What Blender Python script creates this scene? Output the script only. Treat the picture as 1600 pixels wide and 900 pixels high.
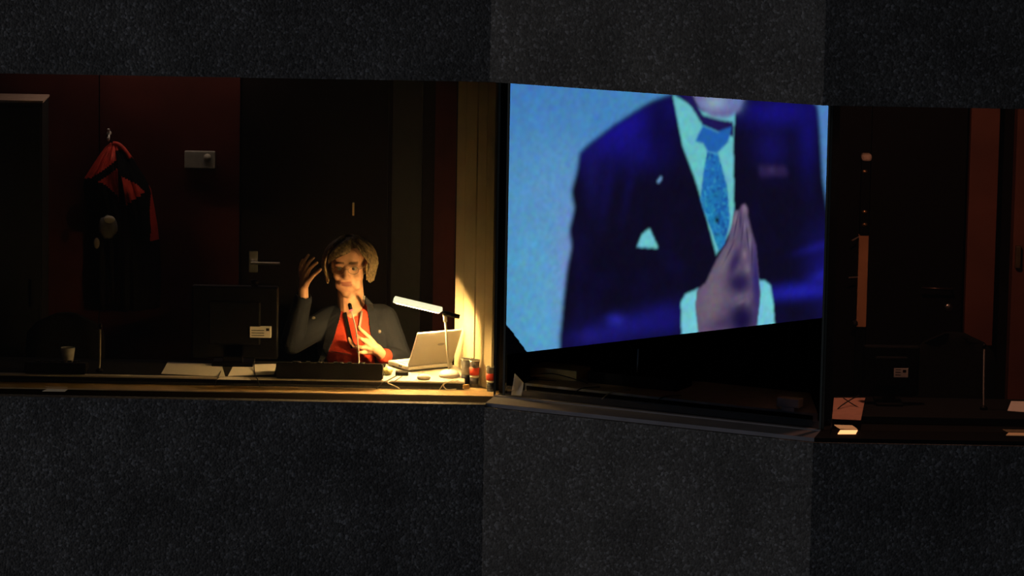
import bpy, bmesh, math, random
import numpy as np
from mathutils import Vector, Matrix
from mathutils.bvhtree import BVHTree
random.seed(7); rng = np.random.default_rng(7)
for o in list(bpy.data.objects): bpy.data.objects.remove(o)
SC = bpy.context.scene
COL = SC.collection

# ------------------------------------------------------------------ camera
F, W, H = 6630.0, 1600, 900
PITCH, ROLL, DIST = math.radians(9.0), 0.0175, 17.7
d_ = Vector((0, math.cos(PITCH), -math.sin(PITCH)))
r0 = Vector((1, 0, 0)); u0 = r0.cross(d_)
cr = r0*math.cos(ROLL) + u0*math.sin(ROLL)
cu = -r0*math.sin(ROLL) + u0*math.cos(ROLL)
CAM = -(cr*((757-800)/F*DIST) + cu*(-(632-450)/F*DIST) + d_*DIST)
cd = bpy.data.cameras.new('camera'); cam = bpy.data.objects.new('camera', cd); COL.objects.link(cam)
cd.sensor_width = 36; cd.lens = 36*F/W; cd.clip_end = 300
cam.matrix_world = Matrix(((cr.x, cu.x, -d_.x, CAM.x), (cr.y, cu.y, -d_.y, CAM.y), (cr.z, cu.z, -d_.z, CAM.z), (0, 0, 0, 1)))
SC.camera = cam

def ray(px, py): return (d_ + cr*((px-800)/F) + cu*(-(py-450)/F)).normalized()
def on_plane(px, py, p0, n):
    r = ray(px, py); n = Vector(n); return CAM + r*((Vector(p0)-CAM).dot(n)/r.dot(n))
def P(px, py, y): return on_plane(px, py, (0, y, 0), (0, 1, 0))          # pixel -> point at depth y
def PZ(px, py, z): return on_plane(px, py, (0, 0, z), (0, 0, 1))          # pixel -> point on a horizontal surface
def proj(p):
    q = Vector(p)-CAM; z = q.dot(d_); return (800+F*q.dot(cr)/z, 450-F*q.dot(cu)/z)

# ------------------------------------------------------------------ world, lights, exposure
wd = bpy.data.worlds.new('dark_hall'); SC.world = wd; wd.use_nodes = True
wd.node_tree.nodes['Background'].inputs[0].default_value = (1.0, 0.93, 0.9, 1)
wd.node_tree.nodes['Background'].inputs[1].default_value = 0.0035
def area(name, loc, target, size, energy, color):
    l = bpy.data.lights.new(name, 'AREA'); l.size = size; l.energy = energy; l.color = color
    o = bpy.data.objects.new(name, l); COL.objects.link(o); o.location = loc
    o.rotation_euler = (Vector(target)-Vector(loc)).to_track_quat('-Z', 'Y').to_euler(); return o
area('added_left_fill', (-11.7, -2.7, 0.6), (0.3, 0, 0.3), 1.2, 215, (1.0, 0.86, 0.72))  # unseen lamp added at left, lifts the concrete and offsets the screen's blue
area('added_right_fill', (7.5, -13, 6), (1.5, 0, 0), 1.5, 56, (1.0, 0.9, 0.82))  # unseen lamp added to brighten the right-hand concrete
lb = area('left_booth_ceiling_light', (-1.50, 2.10, 1.42), (-1.50, 2.16, 0), .95, 1.7, (1.0, 0.72, 0.56)); lb.data.shape = 'RECTANGLE'; lb.data.size_y = .08; lb.rotation_euler = (0.1, 0, 0)
area('right_booth_ceiling_light', (1.62, -0.10, 1.70), (1.75, 0.5, 0), .06, 9.0, (1.0, 0.42, 0.25))
vs = SC.view_settings; vs.view_transform = 'Standard'; vs.look = 'None'; vs.exposure = 0; vs.gamma = 1; vs.use_curve_mapping = False
GLASS_R = 0.25
LAMP = 1150.0
TILT = 7.0

# ------------------------------------------------------------------ materials
MATS = {}
def s2l(c): return tuple((v/255/12.92 if v/255 <= .04045 else ((v/255+.055)/1.055)**2.4) for v in c)
def mat(name, col, rough=.6, metal=0, var=.12, scale=25, bump=0., emit=None, estr=0., spec=.4, trans=0.):
    if name in MATS: return MATS[name]
    m = bpy.data.materials.new(name); m.use_nodes = True; nt = m.node_tree; b = nt.nodes['Principled BSDF']
    b.inputs['Roughness'].default_value = rough; b.inputs['Metallic'].default_value = metal
    b.inputs['Specular IOR Level'].default_value = spec
    b.inputs['Transmission Weight'].default_value = trans
    tc = nt.nodes.new('ShaderNodeTexCoord'); nz = nt.nodes.new('ShaderNodeTexNoise')
    nz.inputs['Scale'].default_value = scale; nz.inputs['Detail'].default_value = 4
    nt.links.new(tc.outputs['Object'], nz.inputs['Vector'])
    cr_ = nt.nodes.new('ShaderNodeValToRGB')
    cr_.color_ramp.elements[0].position = .3; cr_.color_ramp.elements[1].position = .7
    cr_.color_ramp.elements[0].color = (*[max(0, v*(1-var)) for v in col], 1)
    cr_.color_ramp.elements[1].color = (*[min(1, v*(1+var)) for v in col], 1)
    nt.links.new(nz.outputs['Fac'], cr_.inputs['Fac']); nt.links.new(cr_.outputs['Color'], b.inputs['Base Color'])
    if bump:
        bp = nt.nodes.new('ShaderNodeBump'); bp.inputs['Strength'].default_value = bump; bp.inputs['Distance'].default_value = .004
        nt.links.new(nz.outputs['Fac'], bp.inputs['Height']); nt.links.new(bp.outputs['Normal'], b.inputs['Normal'])
    if emit:
        b.inputs['Emission Color'].default_value = (*emit, 1); b.inputs['Emission Strength'].default_value = estr
    MATS[name] = m; return m
def concrete():
    m = bpy.data.materials.new('exposed_aggregate'); m.use_nodes = True; nt = m.node_tree; b = nt.nodes['Principled BSDF']
    N, L = nt.nodes.new, nt.links.new
    b.inputs['Roughness'].default_value = .7; b.inputs['Specular IOR Level'].default_value = .25
    tc = N('ShaderNodeTexCoord'); nz0 = N('ShaderNodeTexNoise'); nz0.inputs['Scale'].default_value = 40
    mx0 = N('ShaderNodeMixRGB'); mx0.blend_type = 'ADD'; mx0.inputs[0].default_value = .012
    L(tc.outputs['Object'], nz0.inputs['Vector']); L(tc.outputs['Object'], mx0.inputs[1]); L(nz0.outputs['Color'], mx0.inputs[2])
    v = N('ShaderNodeTexVoronoi'); v.inputs['Scale'].default_value = 100; L(mx0.outputs[0], v.inputs['Vector'])
    sep = N('ShaderNodeSeparateColor'); L(v.outputs['Color'], sep.inputs[0])
    r = N('ShaderNodeValToRGB'); e = r.color_ramp.elements
    e[0].position = 0; e[0].color = (.048, .046, .044, 1); e[1].position = 1; e[1].color = (.17, .17, .178, 1)
    for p_, c in ((.35, (.066, .063, .06, 1)), (.7, (.082, .08, .078, 1)), (.88, (.105, .103, .102, 1))):
        x = e.new(p_); x.color = c
    L(sep.outputs[0], r.inputs['Fac'])
    nz = N('ShaderNodeTexNoise'); nz.inputs['Scale'].default_value = 3; nz.inputs['Detail'].default_value = 6
    L(tc.outputs['Object'], nz.inputs['Vector'])
    r2 = N('ShaderNodeValToRGB'); r2.color_ramp.elements[0].color = (.72, .72, .72, 1); r2.color_ramp.elements[1].color = (1.2, 1.2, 1.2, 1)
    r2.color_ramp.elements[0].position = .35; r2.color_ramp.elements[1].position = .65
    L(nz.outputs['Fac'], r2.inputs['Fac'])
    mx = N('ShaderNodeMixRGB'); mx.blend_type = 'MULTIPLY'; mx.inputs[0].default_value = 1
    L(r.outputs['Color'], mx.inputs[1]); L(r2.outputs['Color'], mx.inputs[2]); L(mx.outputs[0], b.inputs['Base Color'])
    inv = N('ShaderNodeMath'); inv.operation = 'SUBTRACT'; inv.inputs[0].default_value = 1; L(v.outputs['Distance'], inv.inputs[1])
    bp = N('ShaderNodeBump'); bp.inputs['Strength'].default_value = .32; bp.inputs['Distance'].default_value = .006
    L(inv.outputs[0], bp.inputs['Height']); L(bp.outputs['Normal'], b.inputs['Normal'])
    return m
CONC = concrete()
def glass_mats():
    g = bpy.data.materials.new('booth_glass'); g.use_nodes = True; nt = g.node_tree; nt.nodes.clear()
    N, L = nt.nodes.new, nt.links.new
    out = N('ShaderNodeOutputMaterial'); mix = N('ShaderNodeMixShader'); tr = N('ShaderNodeBsdfTransparent'); gl = N('ShaderNodeBsdfGlossy')
    gl.inputs['Roughness'].default_value = 0.0; tr.inputs[0].default_value = (.97, .985, .975, 1)
    fr = N('ShaderNodeFresnel'); fr.inputs['IOR'].default_value = 3.0
    L(fr.outputs[0], mix.inputs[0]); L(tr.outputs[0], mix.inputs[1]); L(gl.outputs[0], mix.inputs[2]); L(mix.outputs[0], out.inputs[0])
    c = bpy.data.materials.new('glass_inner_face'); c.use_nodes = True; nt = c.node_tree; nt.nodes.clear()
    o2 = nt.nodes.new('ShaderNodeOutputMaterial'); t2 = nt.nodes.new('ShaderNodeBsdfTransparent'); nt.links.new(t2.outputs[0], o2.inputs[0])
    return g, c
GLASS, GLASS_IN = glass_mats()
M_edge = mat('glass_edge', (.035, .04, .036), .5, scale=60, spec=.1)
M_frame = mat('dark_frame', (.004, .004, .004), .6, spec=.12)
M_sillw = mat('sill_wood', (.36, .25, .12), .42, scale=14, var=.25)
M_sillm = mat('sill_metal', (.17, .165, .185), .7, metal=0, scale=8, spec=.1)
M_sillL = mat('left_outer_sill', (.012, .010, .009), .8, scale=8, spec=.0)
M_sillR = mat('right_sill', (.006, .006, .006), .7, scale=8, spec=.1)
M_cream = mat('cream_panel', (.52, .46, .29), .55, var=.06, scale=6)
M_wall = mat('dark_red_panel', (.055, .012, .009), .6, var=.25, scale=5, spec=.12)
M_wall2 = mat('dark_brown_door', (.0045, .0024, .0022), .6, var=.25, scale=5, spec=.12)
M_grey = mat('grey_laminate', (.020, .021, .021), .6, var=.08, spec=.2)
M_desk = mat('desk_laminate', (.48, .45, .38), .5, var=.06)
M_floor = mat('booth_carpet', (.02, .018, .018), .95, scale=120, var=.4)
M_ceil = mat('booth_ceiling', (.05, .045, .045), .9)
M_black = mat('black_plastic', (.0022, .0022, .0025), .5, var=.2, scale=60, spec=.12)
M_blackf = mat('black_fabric', (.005, .0045, .0045), .9, var=.3, scale=200, bump=.3, spec=.1)
M_white = mat('white_plastic', (.78, .76, .70), .4, var=.03)
M_paper = mat('white_paper', (.75, .74, .70), .8, var=.03)
M_chrome = mat('brushed_steel', (.62, .60, .56), .28, metal=1.0, var=.05)
M_hook = mat('pale_steel', (.8, .77, .72), .45, metal=.25, var=.04)
M_red = mat('red_nylon', (.60, .05, .03), .5, var=.25, scale=30, bump=.4)
M_skin = mat('skin', (.66, .36, .22), .5, var=.10, scale=45)
M_lip = mat('lips', (.52, .21, .15), .45)
M_brow = mat('eyebrow', (.34, .20, .11), .8)
M_hair = mat('ash_blonde_hair', (.24, .175, .095), .5, var=.6, scale=95)
M_jacket = mat('charcoal_wool', (.007, .0105, .019), .9, var=.3, scale=220, bump=.3)
M_shirt = mat('red_knit', (.60, .055, .02), .8, var=.12, scale=120, bump=.2)
M_cable = mat('black_cable', (.006, .006, .006), .5)
M_wcable = mat('cream_cable', (.6, .55, .42), .5)

# ------------------------------------------------------------------ mesh helpers
def link(name, me, m=None, parent=None):
    o = bpy.data.objects.new(name, me); COL.objects.link(o)
    if me is not None and m is not None:
        for x in (m if isinstance(m, (list, tuple)) else [m]): me.materials.append(x)
    if parent is not None: o.parent = parent
    return o
def obj(name, bm, m, parent=None, smooth=False):
    bmesh.ops.recalc_face_normals(bm, faces=bm.faces[:])
    me = bpy.data.meshes.new(name); bm.to_mesh(me); bm.free()
    if smooth: me.polygons.foreach_set('use_smooth', [True]*len(me.polygons))
    return link(name, me, m, parent)
def thing(name, label, cat, loc=(0, 0, 0), group=None):
    o = bpy.data.objects.new(name, None); COL.objects.link(o); o.location = loc; o.empty_display_size = .05
    tag(o, label, cat, group); return o
def tag(o, label, cat, group=None):
    o['label'] = label; o['category'] = cat
    if group: o['group'] = group
    return o
def struct(o, label=None):
    o['kind'] = 'structure'
    if label: o['label'] = label
    return o
def L2(bm, parent):                     # move world-space geometry into a parent's local space
    bmesh.ops.translate(bm, verts=bm.verts, vec=-Vector(parent.location)); return bm
def box(bm, lo, hi, M=None, bev=0):
    g = bmesh.ops.create_cube(bm, size=1)['verts']
    lo, hi = Vector(lo), Vector(hi)
    for v in g: v.co = Vector(((lo.x+hi.x)/2+v.co.x*(hi.x-lo.x), (lo.y+hi.y)/2+v.co.y*(hi.y-lo.y), (lo.z+hi.z)/2+v.co.z*(hi.z-lo.z)))
    if bev:
        es = list({e for v in g for e in v.link_edges})
        r = bmesh.ops.bevel(bm, geom=es, offset=bev, segments=2, affect='EDGES', profile=.5)
        g = list({v for f in r['faces'] for v in f.verts} | {v for v in g if v.is_valid})
    if M is not None:
        for v in g: v.co = M @ v.co
    return g
def NB(): return bmesh.new()
def frame(axis, up=Vector((0, 0, 1))):
    a = axis.normalized(); s = a.cross(up)
    if s.length < 1e-4: s = a.cross(Vector((0, 1, 0)))
    s.normalize(); return s, s.cross(a).normalized()
def tube(bm, pts, rad, seg=10, caps=True):
    pts = [Vector(p) for p in pts]; n = len(pts)
    rad = rad if isinstance(rad, (list, tuple)) else [rad]*n
    rings = []; s = None
    for i, p in enumerate(pts):
        t = (pts[min(i+1, n-1)]-pts[max(i-1, 0)]).normalized()
        if s is None: s, _ = frame(t)
        s = (s - t*s.dot(t)).normalized(); q = t.cross(s)
        rings.append([bm.verts.new(p+(s*math.cos(2*math.pi*k/seg)+q*math.sin(2*math.pi*k/seg))*rad[i]) for k in range(seg)])
    for a, b in zip(rings, rings[1:]):
        for k in range(seg): bm.faces.new((a[k], a[(k+1) % seg], b[(k+1) % seg], b[k]))
    if caps: bm.faces.new(rings[0]); bm.faces.new(rings[-1][::-1])
def lathe(bm, prof, c=(0, 0, 0), seg=24, M=None):
    c = Vector(c); rings = []
    for r, z in prof:
        rings.append([bm.verts.new((M @ (v) if M else v)) for v in
                      [c+Vector((r*math.cos(2*math.pi*k/seg), r*math.sin(2*math.pi*k/seg), z)) for k in range(seg)]])
    for a, b in zip(rings, rings[1:]):
        for k in range(seg): bm.faces.new((a[k], a[(k+1) % seg], b[(k+1) % seg], b[k]))
    if prof[0][0] > 0: bm.faces.new(rings[0])
    if prof[-1][0] > 0: bm.faces.new(rings[-1])
def ell(bm, c, r, R=None, seg=20):
    g = bmesh.ops.create_uvsphere(bm, u_segments=seg, v_segments=seg//2+2, radius=1)['verts']
    for v in g:
        q = Vector((v.co.x*r[0], v.co.y*r[1], v.co.z*r[2]))
        if R is not None: q = R @ q
        v.co = Vector(c)+q
def cone(bm, a, b, ra, rb, seg=14):     # closed capsule with two radii
    a, b = Vector(a), Vector(b); t = (b-a).normalized(); pts = []; rad = []
    for k in range(5): an = math.pi/2*(1-k/4.0); pts.append(a-t*ra*math.sin(an)); rad.append(max(ra*math.cos(an), ra*.05))
    for k in range(1, 4): pts.append(a.lerp(b, k/4)); rad.append(ra+(rb-ra)*k/4)
    for k in range(5): an = math.pi/2*k/4; pts.append(b+t*rb*math.sin(an)); rad.append(max(rb*math.cos(an), rb*.05))
    tube(bm, pts, rad, seg)
def remesh(bm, voxel, smooth=2):
    me = bpy.data.meshes.new('tmp'); bmesh.ops.recalc_face_normals(bm, faces=bm.faces[:]); bm.to_mesh(me); bm.free()
    o = bpy.data.objects.new('tmp', me); COL.objects.link(o)
    md = o.modifiers.new('r', 'REMESH'); md.mode = 'VOXEL'; md.voxel_size = voxel
    if smooth:
        sm = o.modifiers.new('s', 'SMOOTH'); sm.iterations = smooth; sm.factor = .5
    dg = bpy.context.evaluated_depsgraph_get(); dg.update()
    out = bpy.data.meshes.new_from_object(o.evaluated_get(dg)); bpy.data.objects.remove(o); bpy.data.meshes.remove(me)
    out.polygons.foreach_set('use_smooth', [True]*len(out.polygons)); return out
def catmull(pts, n=6):
    pts = [Vector(p) for p in pts]; q = [pts[0]]+pts+[pts[-1]]; out = []
    for i in range(1, len(q)-2):
        for k in range(n):
            t = k/n; a, b, c, e = q[i-1:i+3]
            out.append(.5*((2*b)+(c-a)*t+(2*a-5*b+4*c-e)*t*t+(3*b-a-3*c+e)*t**3))
    return out+[pts[-1]]

# ------------------------------------------------------------------ the three bays: each has an origin on the lip, a direction along it and one inwards
ANG = math.radians(26.0)
class Bay:
    def __init__(s, o, u, u0, u1):
        s.o = Vector(o); s.u = Vector(u).normalized(); s.v = Vector((-s.u.y, s.u.x, 0)); s.u0, s.u1 = u0, u1
        s.M = Matrix(((s.u.x, s.v.x, 0, s.o.x), (s.u.y, s.v.y, 0, s.o.y), (0, 0, 1, s.o.z), (0, 0, 0, 1)))
    def at(s, a, v, z=0): return s.M @ Vector((a, v, z))
    def px(s, px, py, v): return on_plane(px, py, s.at(0, v), s.v)
    def loc(s, p): return s.M.inverted() @ Vector(p)
mid_u = Vector((math.cos(ANG), -math.sin(ANG), 0))
LEN_M = 1.478
LB = Bay((0, 0, 0), (1, 0, 0), -3.6, 0)
MB = Bay((0, 0, 0), mid_u, 0, LEN_M)
RB = Bay(mid_u*LEN_M, (1, 0, 0), 0, 2.4)
K = math.tan(ANG/2)                    # corner shift per metre of setback
ZT = 1.352                             # top of the opening
GV = .20                               # glass setback
def corner_A(v): return Vector((K*v, v, 0))
def corner_B(v): return RB.o + Vector((K*v, v, 0))
def bay_pts(b, v):
    if b is LB: return LB.at(LB.u0, v), corner_A(v)
    if b is MB: return corner_A(v), corner_B(v)
    return corner_B(v), RB.at(RB.u1, v)
def prism(bm, b, v0, v1, z0, z1):       # slab between two setbacks, mitred to the neighbouring bays
    a0, c0 = bay_pts(b, v0); a1, c1 = bay_pts(b, v1)
    lo = [bm.verts.new((p.x, p.y, z0)) for p in (a0, c0, c1, a1)]
    hi = [bm.verts.new((p.x, p.y, z1)) for p in (a0, c0, c1, a1)]
    bm.faces.new(lo[::-1]); bm.faces.new(hi)
    for k in range(4): bm.faces.new((lo[k], lo[(k+1) % 4], hi[(k+1) % 4], hi[k]))
BACKV = 2.3; FLOOR = -.72
for nm, b in (('left', LB), ('middle', MB), ('right', RB)):
    bm = NB()
    prism(bm, b, 0, .30, -1.6, -.012)                   # parapet
    prism(bm, b, 0, .10, ZT, 2.6)                       # lintel face
    prism(bm, b, .10, .30, ZT+.02, 2.6)
    if nm == 'left': prism(bm, b, .0, .05, -.0125, -.001)
    struct(obj('wall_'+nm, bm, CONC), 'dark exposed aggregate concrete band of the %s bay' % nm)
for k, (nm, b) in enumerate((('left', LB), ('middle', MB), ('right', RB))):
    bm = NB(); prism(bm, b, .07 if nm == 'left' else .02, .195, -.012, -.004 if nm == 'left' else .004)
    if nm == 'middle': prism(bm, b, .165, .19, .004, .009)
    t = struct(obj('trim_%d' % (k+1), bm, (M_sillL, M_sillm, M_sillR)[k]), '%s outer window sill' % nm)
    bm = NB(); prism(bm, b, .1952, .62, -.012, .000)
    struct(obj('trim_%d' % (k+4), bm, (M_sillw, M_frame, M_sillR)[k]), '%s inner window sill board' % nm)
# window panes
for k, b in enumerate((LB, MB, RB)):
    a0, c0 = bay_pts(b, GV); a1, c1 = bay_pts(b, GV+.005)
    bm = NB(); sh = b.u*.010
    ins = b.u*(.042 if k == 1 else .012)
    q = [a0+ins, c0-sh, c1-sh, a1+ins]
    lo = [bm.verts.new((p.x, p.y, .0005)) for p in q]; hi = [bm.verts.new((p.x, p.y, ZT+.03)) for p in q]
    f0 = bm.faces.new((lo[0], lo[1], hi[1], hi[0]))
    rest = [bm.faces.new((lo[1], lo[2], hi[2], hi[1])), bm.faces.new((lo[2], lo[3], hi[3], hi[2])), bm.faces.new((lo[3], lo[0], hi[0], hi[3]))]
    for f in rest: f.material_index = 1
    me = bpy.data.meshes.new('window_%d' % (k+1)); bm.normal_update(); bm.to_mesh(me); bm.free()
    w = link('window_%d' % (k+1), me, [GLASS, GLASS_IN])
    struct(w, ('clear glass pane of the lit left booth', 'angled glass pane mirroring the projection of a suited speaker', 'clear glass pane of the dark right booth')[k])
    for e, (p, sg) in enumerate(((a0, 1), (c0, -1))):
        if (k == 0 and e == 0) or (k == 2 and e == 1): continue
        bm = NB(); c = p+b.u*sg*(0.0372 if (k == 1 and e == 0) else .0052)
        Mx = Matrix.Translation((c.x, c.y, 0)) @ Matrix.Rotation(math.atan2(b.u.y, b.u.x), 4, 'Z')
        box(bm, (-.0045, -.003, .0005), (.0045, .007, ZT+.03), Mx)
        obj('glass_edge', bm, M_edge, w)

# ------------------------------------------------------------------ booth shells
bm = NB()
for b in (LB, MB, RB): prism(bm, b, .30, BACKV+.3, FLOOR-.06, FLOOR)
struct(obj('floor', bm, M_floor), 'dark booth floor')
bm = NB()
for b in (LB, MB, RB): prism(bm, b, .30, BACKV+.3, 1.75, 1.82)
struct(obj('ceiling', bm, M_ceil), 'dark booth ceiling')
def back_seg(b, px0, px1, v=BACKV):
    return b.loc(b.px(px0, 300, v)).x, b.loc(b.px(px1, 300, v)).x
def slab(name, b, a0, a1, v0, v1, z0, z1, m, parent=None, bev=0):
    bm = NB(); box(bm, (a0, v0, z0), (a1, v1, z1), b.M, bev); return obj(name, bm, m, parent)
# back wall of the left booth: red panels and a darker door
xa = LB.u0; x1 = back_seg(LB, 0, 375)[1]; x2 = back_seg(LB, 0, 612)[1]; x3 = back_seg(LB, 0, 715)[1]
wb = struct(obj('wall_back', (lambda bm: (box(bm, (xa, BACKV+.02, FLOOR), (x3+.9, BACKV+.08, 1.75), LB.M), bm)[1])(NB()), M_wall2), 'dark back wall of the left booth')
n = 3; ws = [x1-1.98, x1-1.32, x1-.66, x1]
for i in range(3): slab('panel', LB, ws[i]+.003, ws[i+1]-.003, BACKV, BACKV+.0195, FLOOR, 1.75, M_wall, wb)
slab('panel', LB, x2+.003, x2+.14, BACKV-.06, BACKV+.0195, FLOOR, 1.75, M_grey, wb)
slab('panel', LB, x2+.20, x3-.01, BACKV-.01, BACKV+.0195, FLOOR, 1.75, M_wall, wb)
d1 = slab('door_1', LB, x1+.01, x2-.02, BACKV-.012, BACKV+.0195, FLOOR, 1.45, M_wall2); struct(d1, 'dark brown door behind the seated woman')
h0 = P(392, 411, BACKV-.06); h1 = P(437, 412, BACKV-.06)
bm = NB(); tube(bm, [h0, h1], .0075); tube(bm, [h0+Vector((.012, 0, 0)), h0+Vector((.012, .048, 0))], .008)
box(bm, h0+Vector((-.012, .036, -.05)), h0+Vector((.03, .047, .05)), bev=.003)
obj('door_handle', bm, M_chrome, d1)
# door vertical latch plate near 552,325
p = P(552, 327, BACKV-.02); bm = NB(); box(bm, p+Vector((-.004, 0, -.03)), p+Vector((.004, .007, .03))); obj('strike_plate', bm, mat('dull_brass', (.25, .18, .09), .45, metal=.8), d1)
# partition between left and middle booths: oblique cream boards, then straight back
pr = LB.px(767, 600, .30); pl = LB.px(709, 590, .74)
pd = Vector((pl.x-pr.x, pl.y-pr.y, 0)); plen = pd.length; pd.normalize(); pn = Vector((pd.y, -pd.x, 0))
if pn.y > 0: pn = -pn                                   # towards the hall
PM = Matrix(((pd.x, -pn.x, 0, pr.x), (pd.y, -pn.y, 0, pr.y), (0, 0, 1, 0), (0, 0, 0, 1)))
bm = NB(); box(bm, (0.012, .012, FLOOR), (plen, .05, 1.75), PM)
q = pl
box(bm, (q.x-.0, q.y+.02, FLOOR), (q.x+.05, BACKV+.02, 1.75))
part = struct(obj('wall_partition', bm, M_frame), 'partition between the left and middle booths')
fr_ = [0, .24, .455, .50, .74, 1.0]
for i, (a, c) in enumerate(((0, .205), (.212, .44), (.475, .76), (.767, 1.0))):
    bm = NB(); box(bm, (a*plen, 0, .0005), (c*plen, .0115, 1.74), PM, .002); obj('board', bm, M_cream, part)
# corner post behind the two panes
cp = corner_A(.27); bm = NB(); box(bm, (cp.x-.004, cp.y+.005, .0005), (cp.x+.028, cp.y+.05, ZT+.03)); struct(obj('trim_7', bm, M_frame), 'black corner post between left and middle panes')
# middle and right booth shells
XP = corner_B(.32).x
mb0, mb1 = MB.loc(corner_A(BACKV)).x-.9, (XP-.02-BACKV*math.sin(ANG))/math.cos(ANG)
struct(slab('wall_back_middle', MB, mb0+.25, mb1, BACKV, BACKV+.06, FLOOR, 1.75, M_wall2), 'dark back wall of the middle booth')
rb0 = XP-RB.o.x
gap = RB.loc(RB.px(1348, 400, BACKV)).x
bm = NB(); box(bm, (rb0-.02, BACKV, FLOOR), (RB.u1, BACKV+.06, 1.75), RB.M)
wr = struct(obj('wall_back_right', bm, M_wall2), 'dark back wall of the right booth')
bm = NB(); box(bm, (XP-.02, corner_B(.32).y, FLOOR), (XP+.02, RB.o.y+BACKV, 1.75))
struct(obj('wall_partition_right', bm, M_frame), 'black partition between the middle and right booths')
struct(slab('wall_end', LB, LB.u0-.06, LB.u0, .30, BACKV+.1, FLOOR, 1.75, M_wall2), 'end wall of the left booth')
struct(slab('wall_end_right', RB, RB.u1, RB.u1+.06, .30, BACKV+.1, FLOOR, 1.75, M_wall2), 'end wall of the right booth')
# desks
DZ = .034
dl = tag(slab('desk', LB, LB.u0+.02, LB.loc(PZ(726, 599, DZ)).x, .33, .74, .0005, DZ, M_desk, bev=.004), 'pale laminate desk under the glowing lamp and laptop', 'desk')
m0 = MB.loc(MB.px(820, 592, .37)).x
bm = NB(); qs = [MB.at(m0, .37), MB.at((XP-.03-.37*math.sin(ANG))/math.cos(ANG), .37), MB.at((XP-.03-.80*math.sin(ANG))/math.cos(ANG), .80), MB.at(m0, .80)]
lo = [bm.verts.new((q.x, q.y, .0005)) for q in qs]; hi = [bm.verts.new((q.x, q.y, DZ)) for q in qs]; bm.faces.new(lo[::-1]); bm.faces.new(hi)
for k in range(4): bm.faces.new((lo[k], lo[(k+1) % 4], hi[(k+1) % 4], hi[k]))
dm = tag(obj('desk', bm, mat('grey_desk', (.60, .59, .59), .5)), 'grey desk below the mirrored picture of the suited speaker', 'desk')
bm = NB(); box(bm, (LB.u0+.03, .3275, .0005), (LB.loc(PZ(725, 599, DZ)).x, .3299, .027), LB.M); obj('painted_shade_band', bm, M_frame, dl)  # dark strip paints shade onto the front face of the desk
bm = NB(); box(bm, (m0+.01, .367, .0005), ((XP-.05-.37*math.sin(ANG))/math.cos(ANG), .3699, .024), MB.M); obj('painted_shade_band', bm, M_frame, dm)  # same painted shade along the middle desk front
dr = tag(slab('desk', RB, .14, RB.u1-.02, .36, .80, .0005, DZ, mat('black_desk', (.007, .007, .007), .7, spec=.1), bev=.004), 'dark grey desk in the unlit right booth', 'desk')

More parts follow.
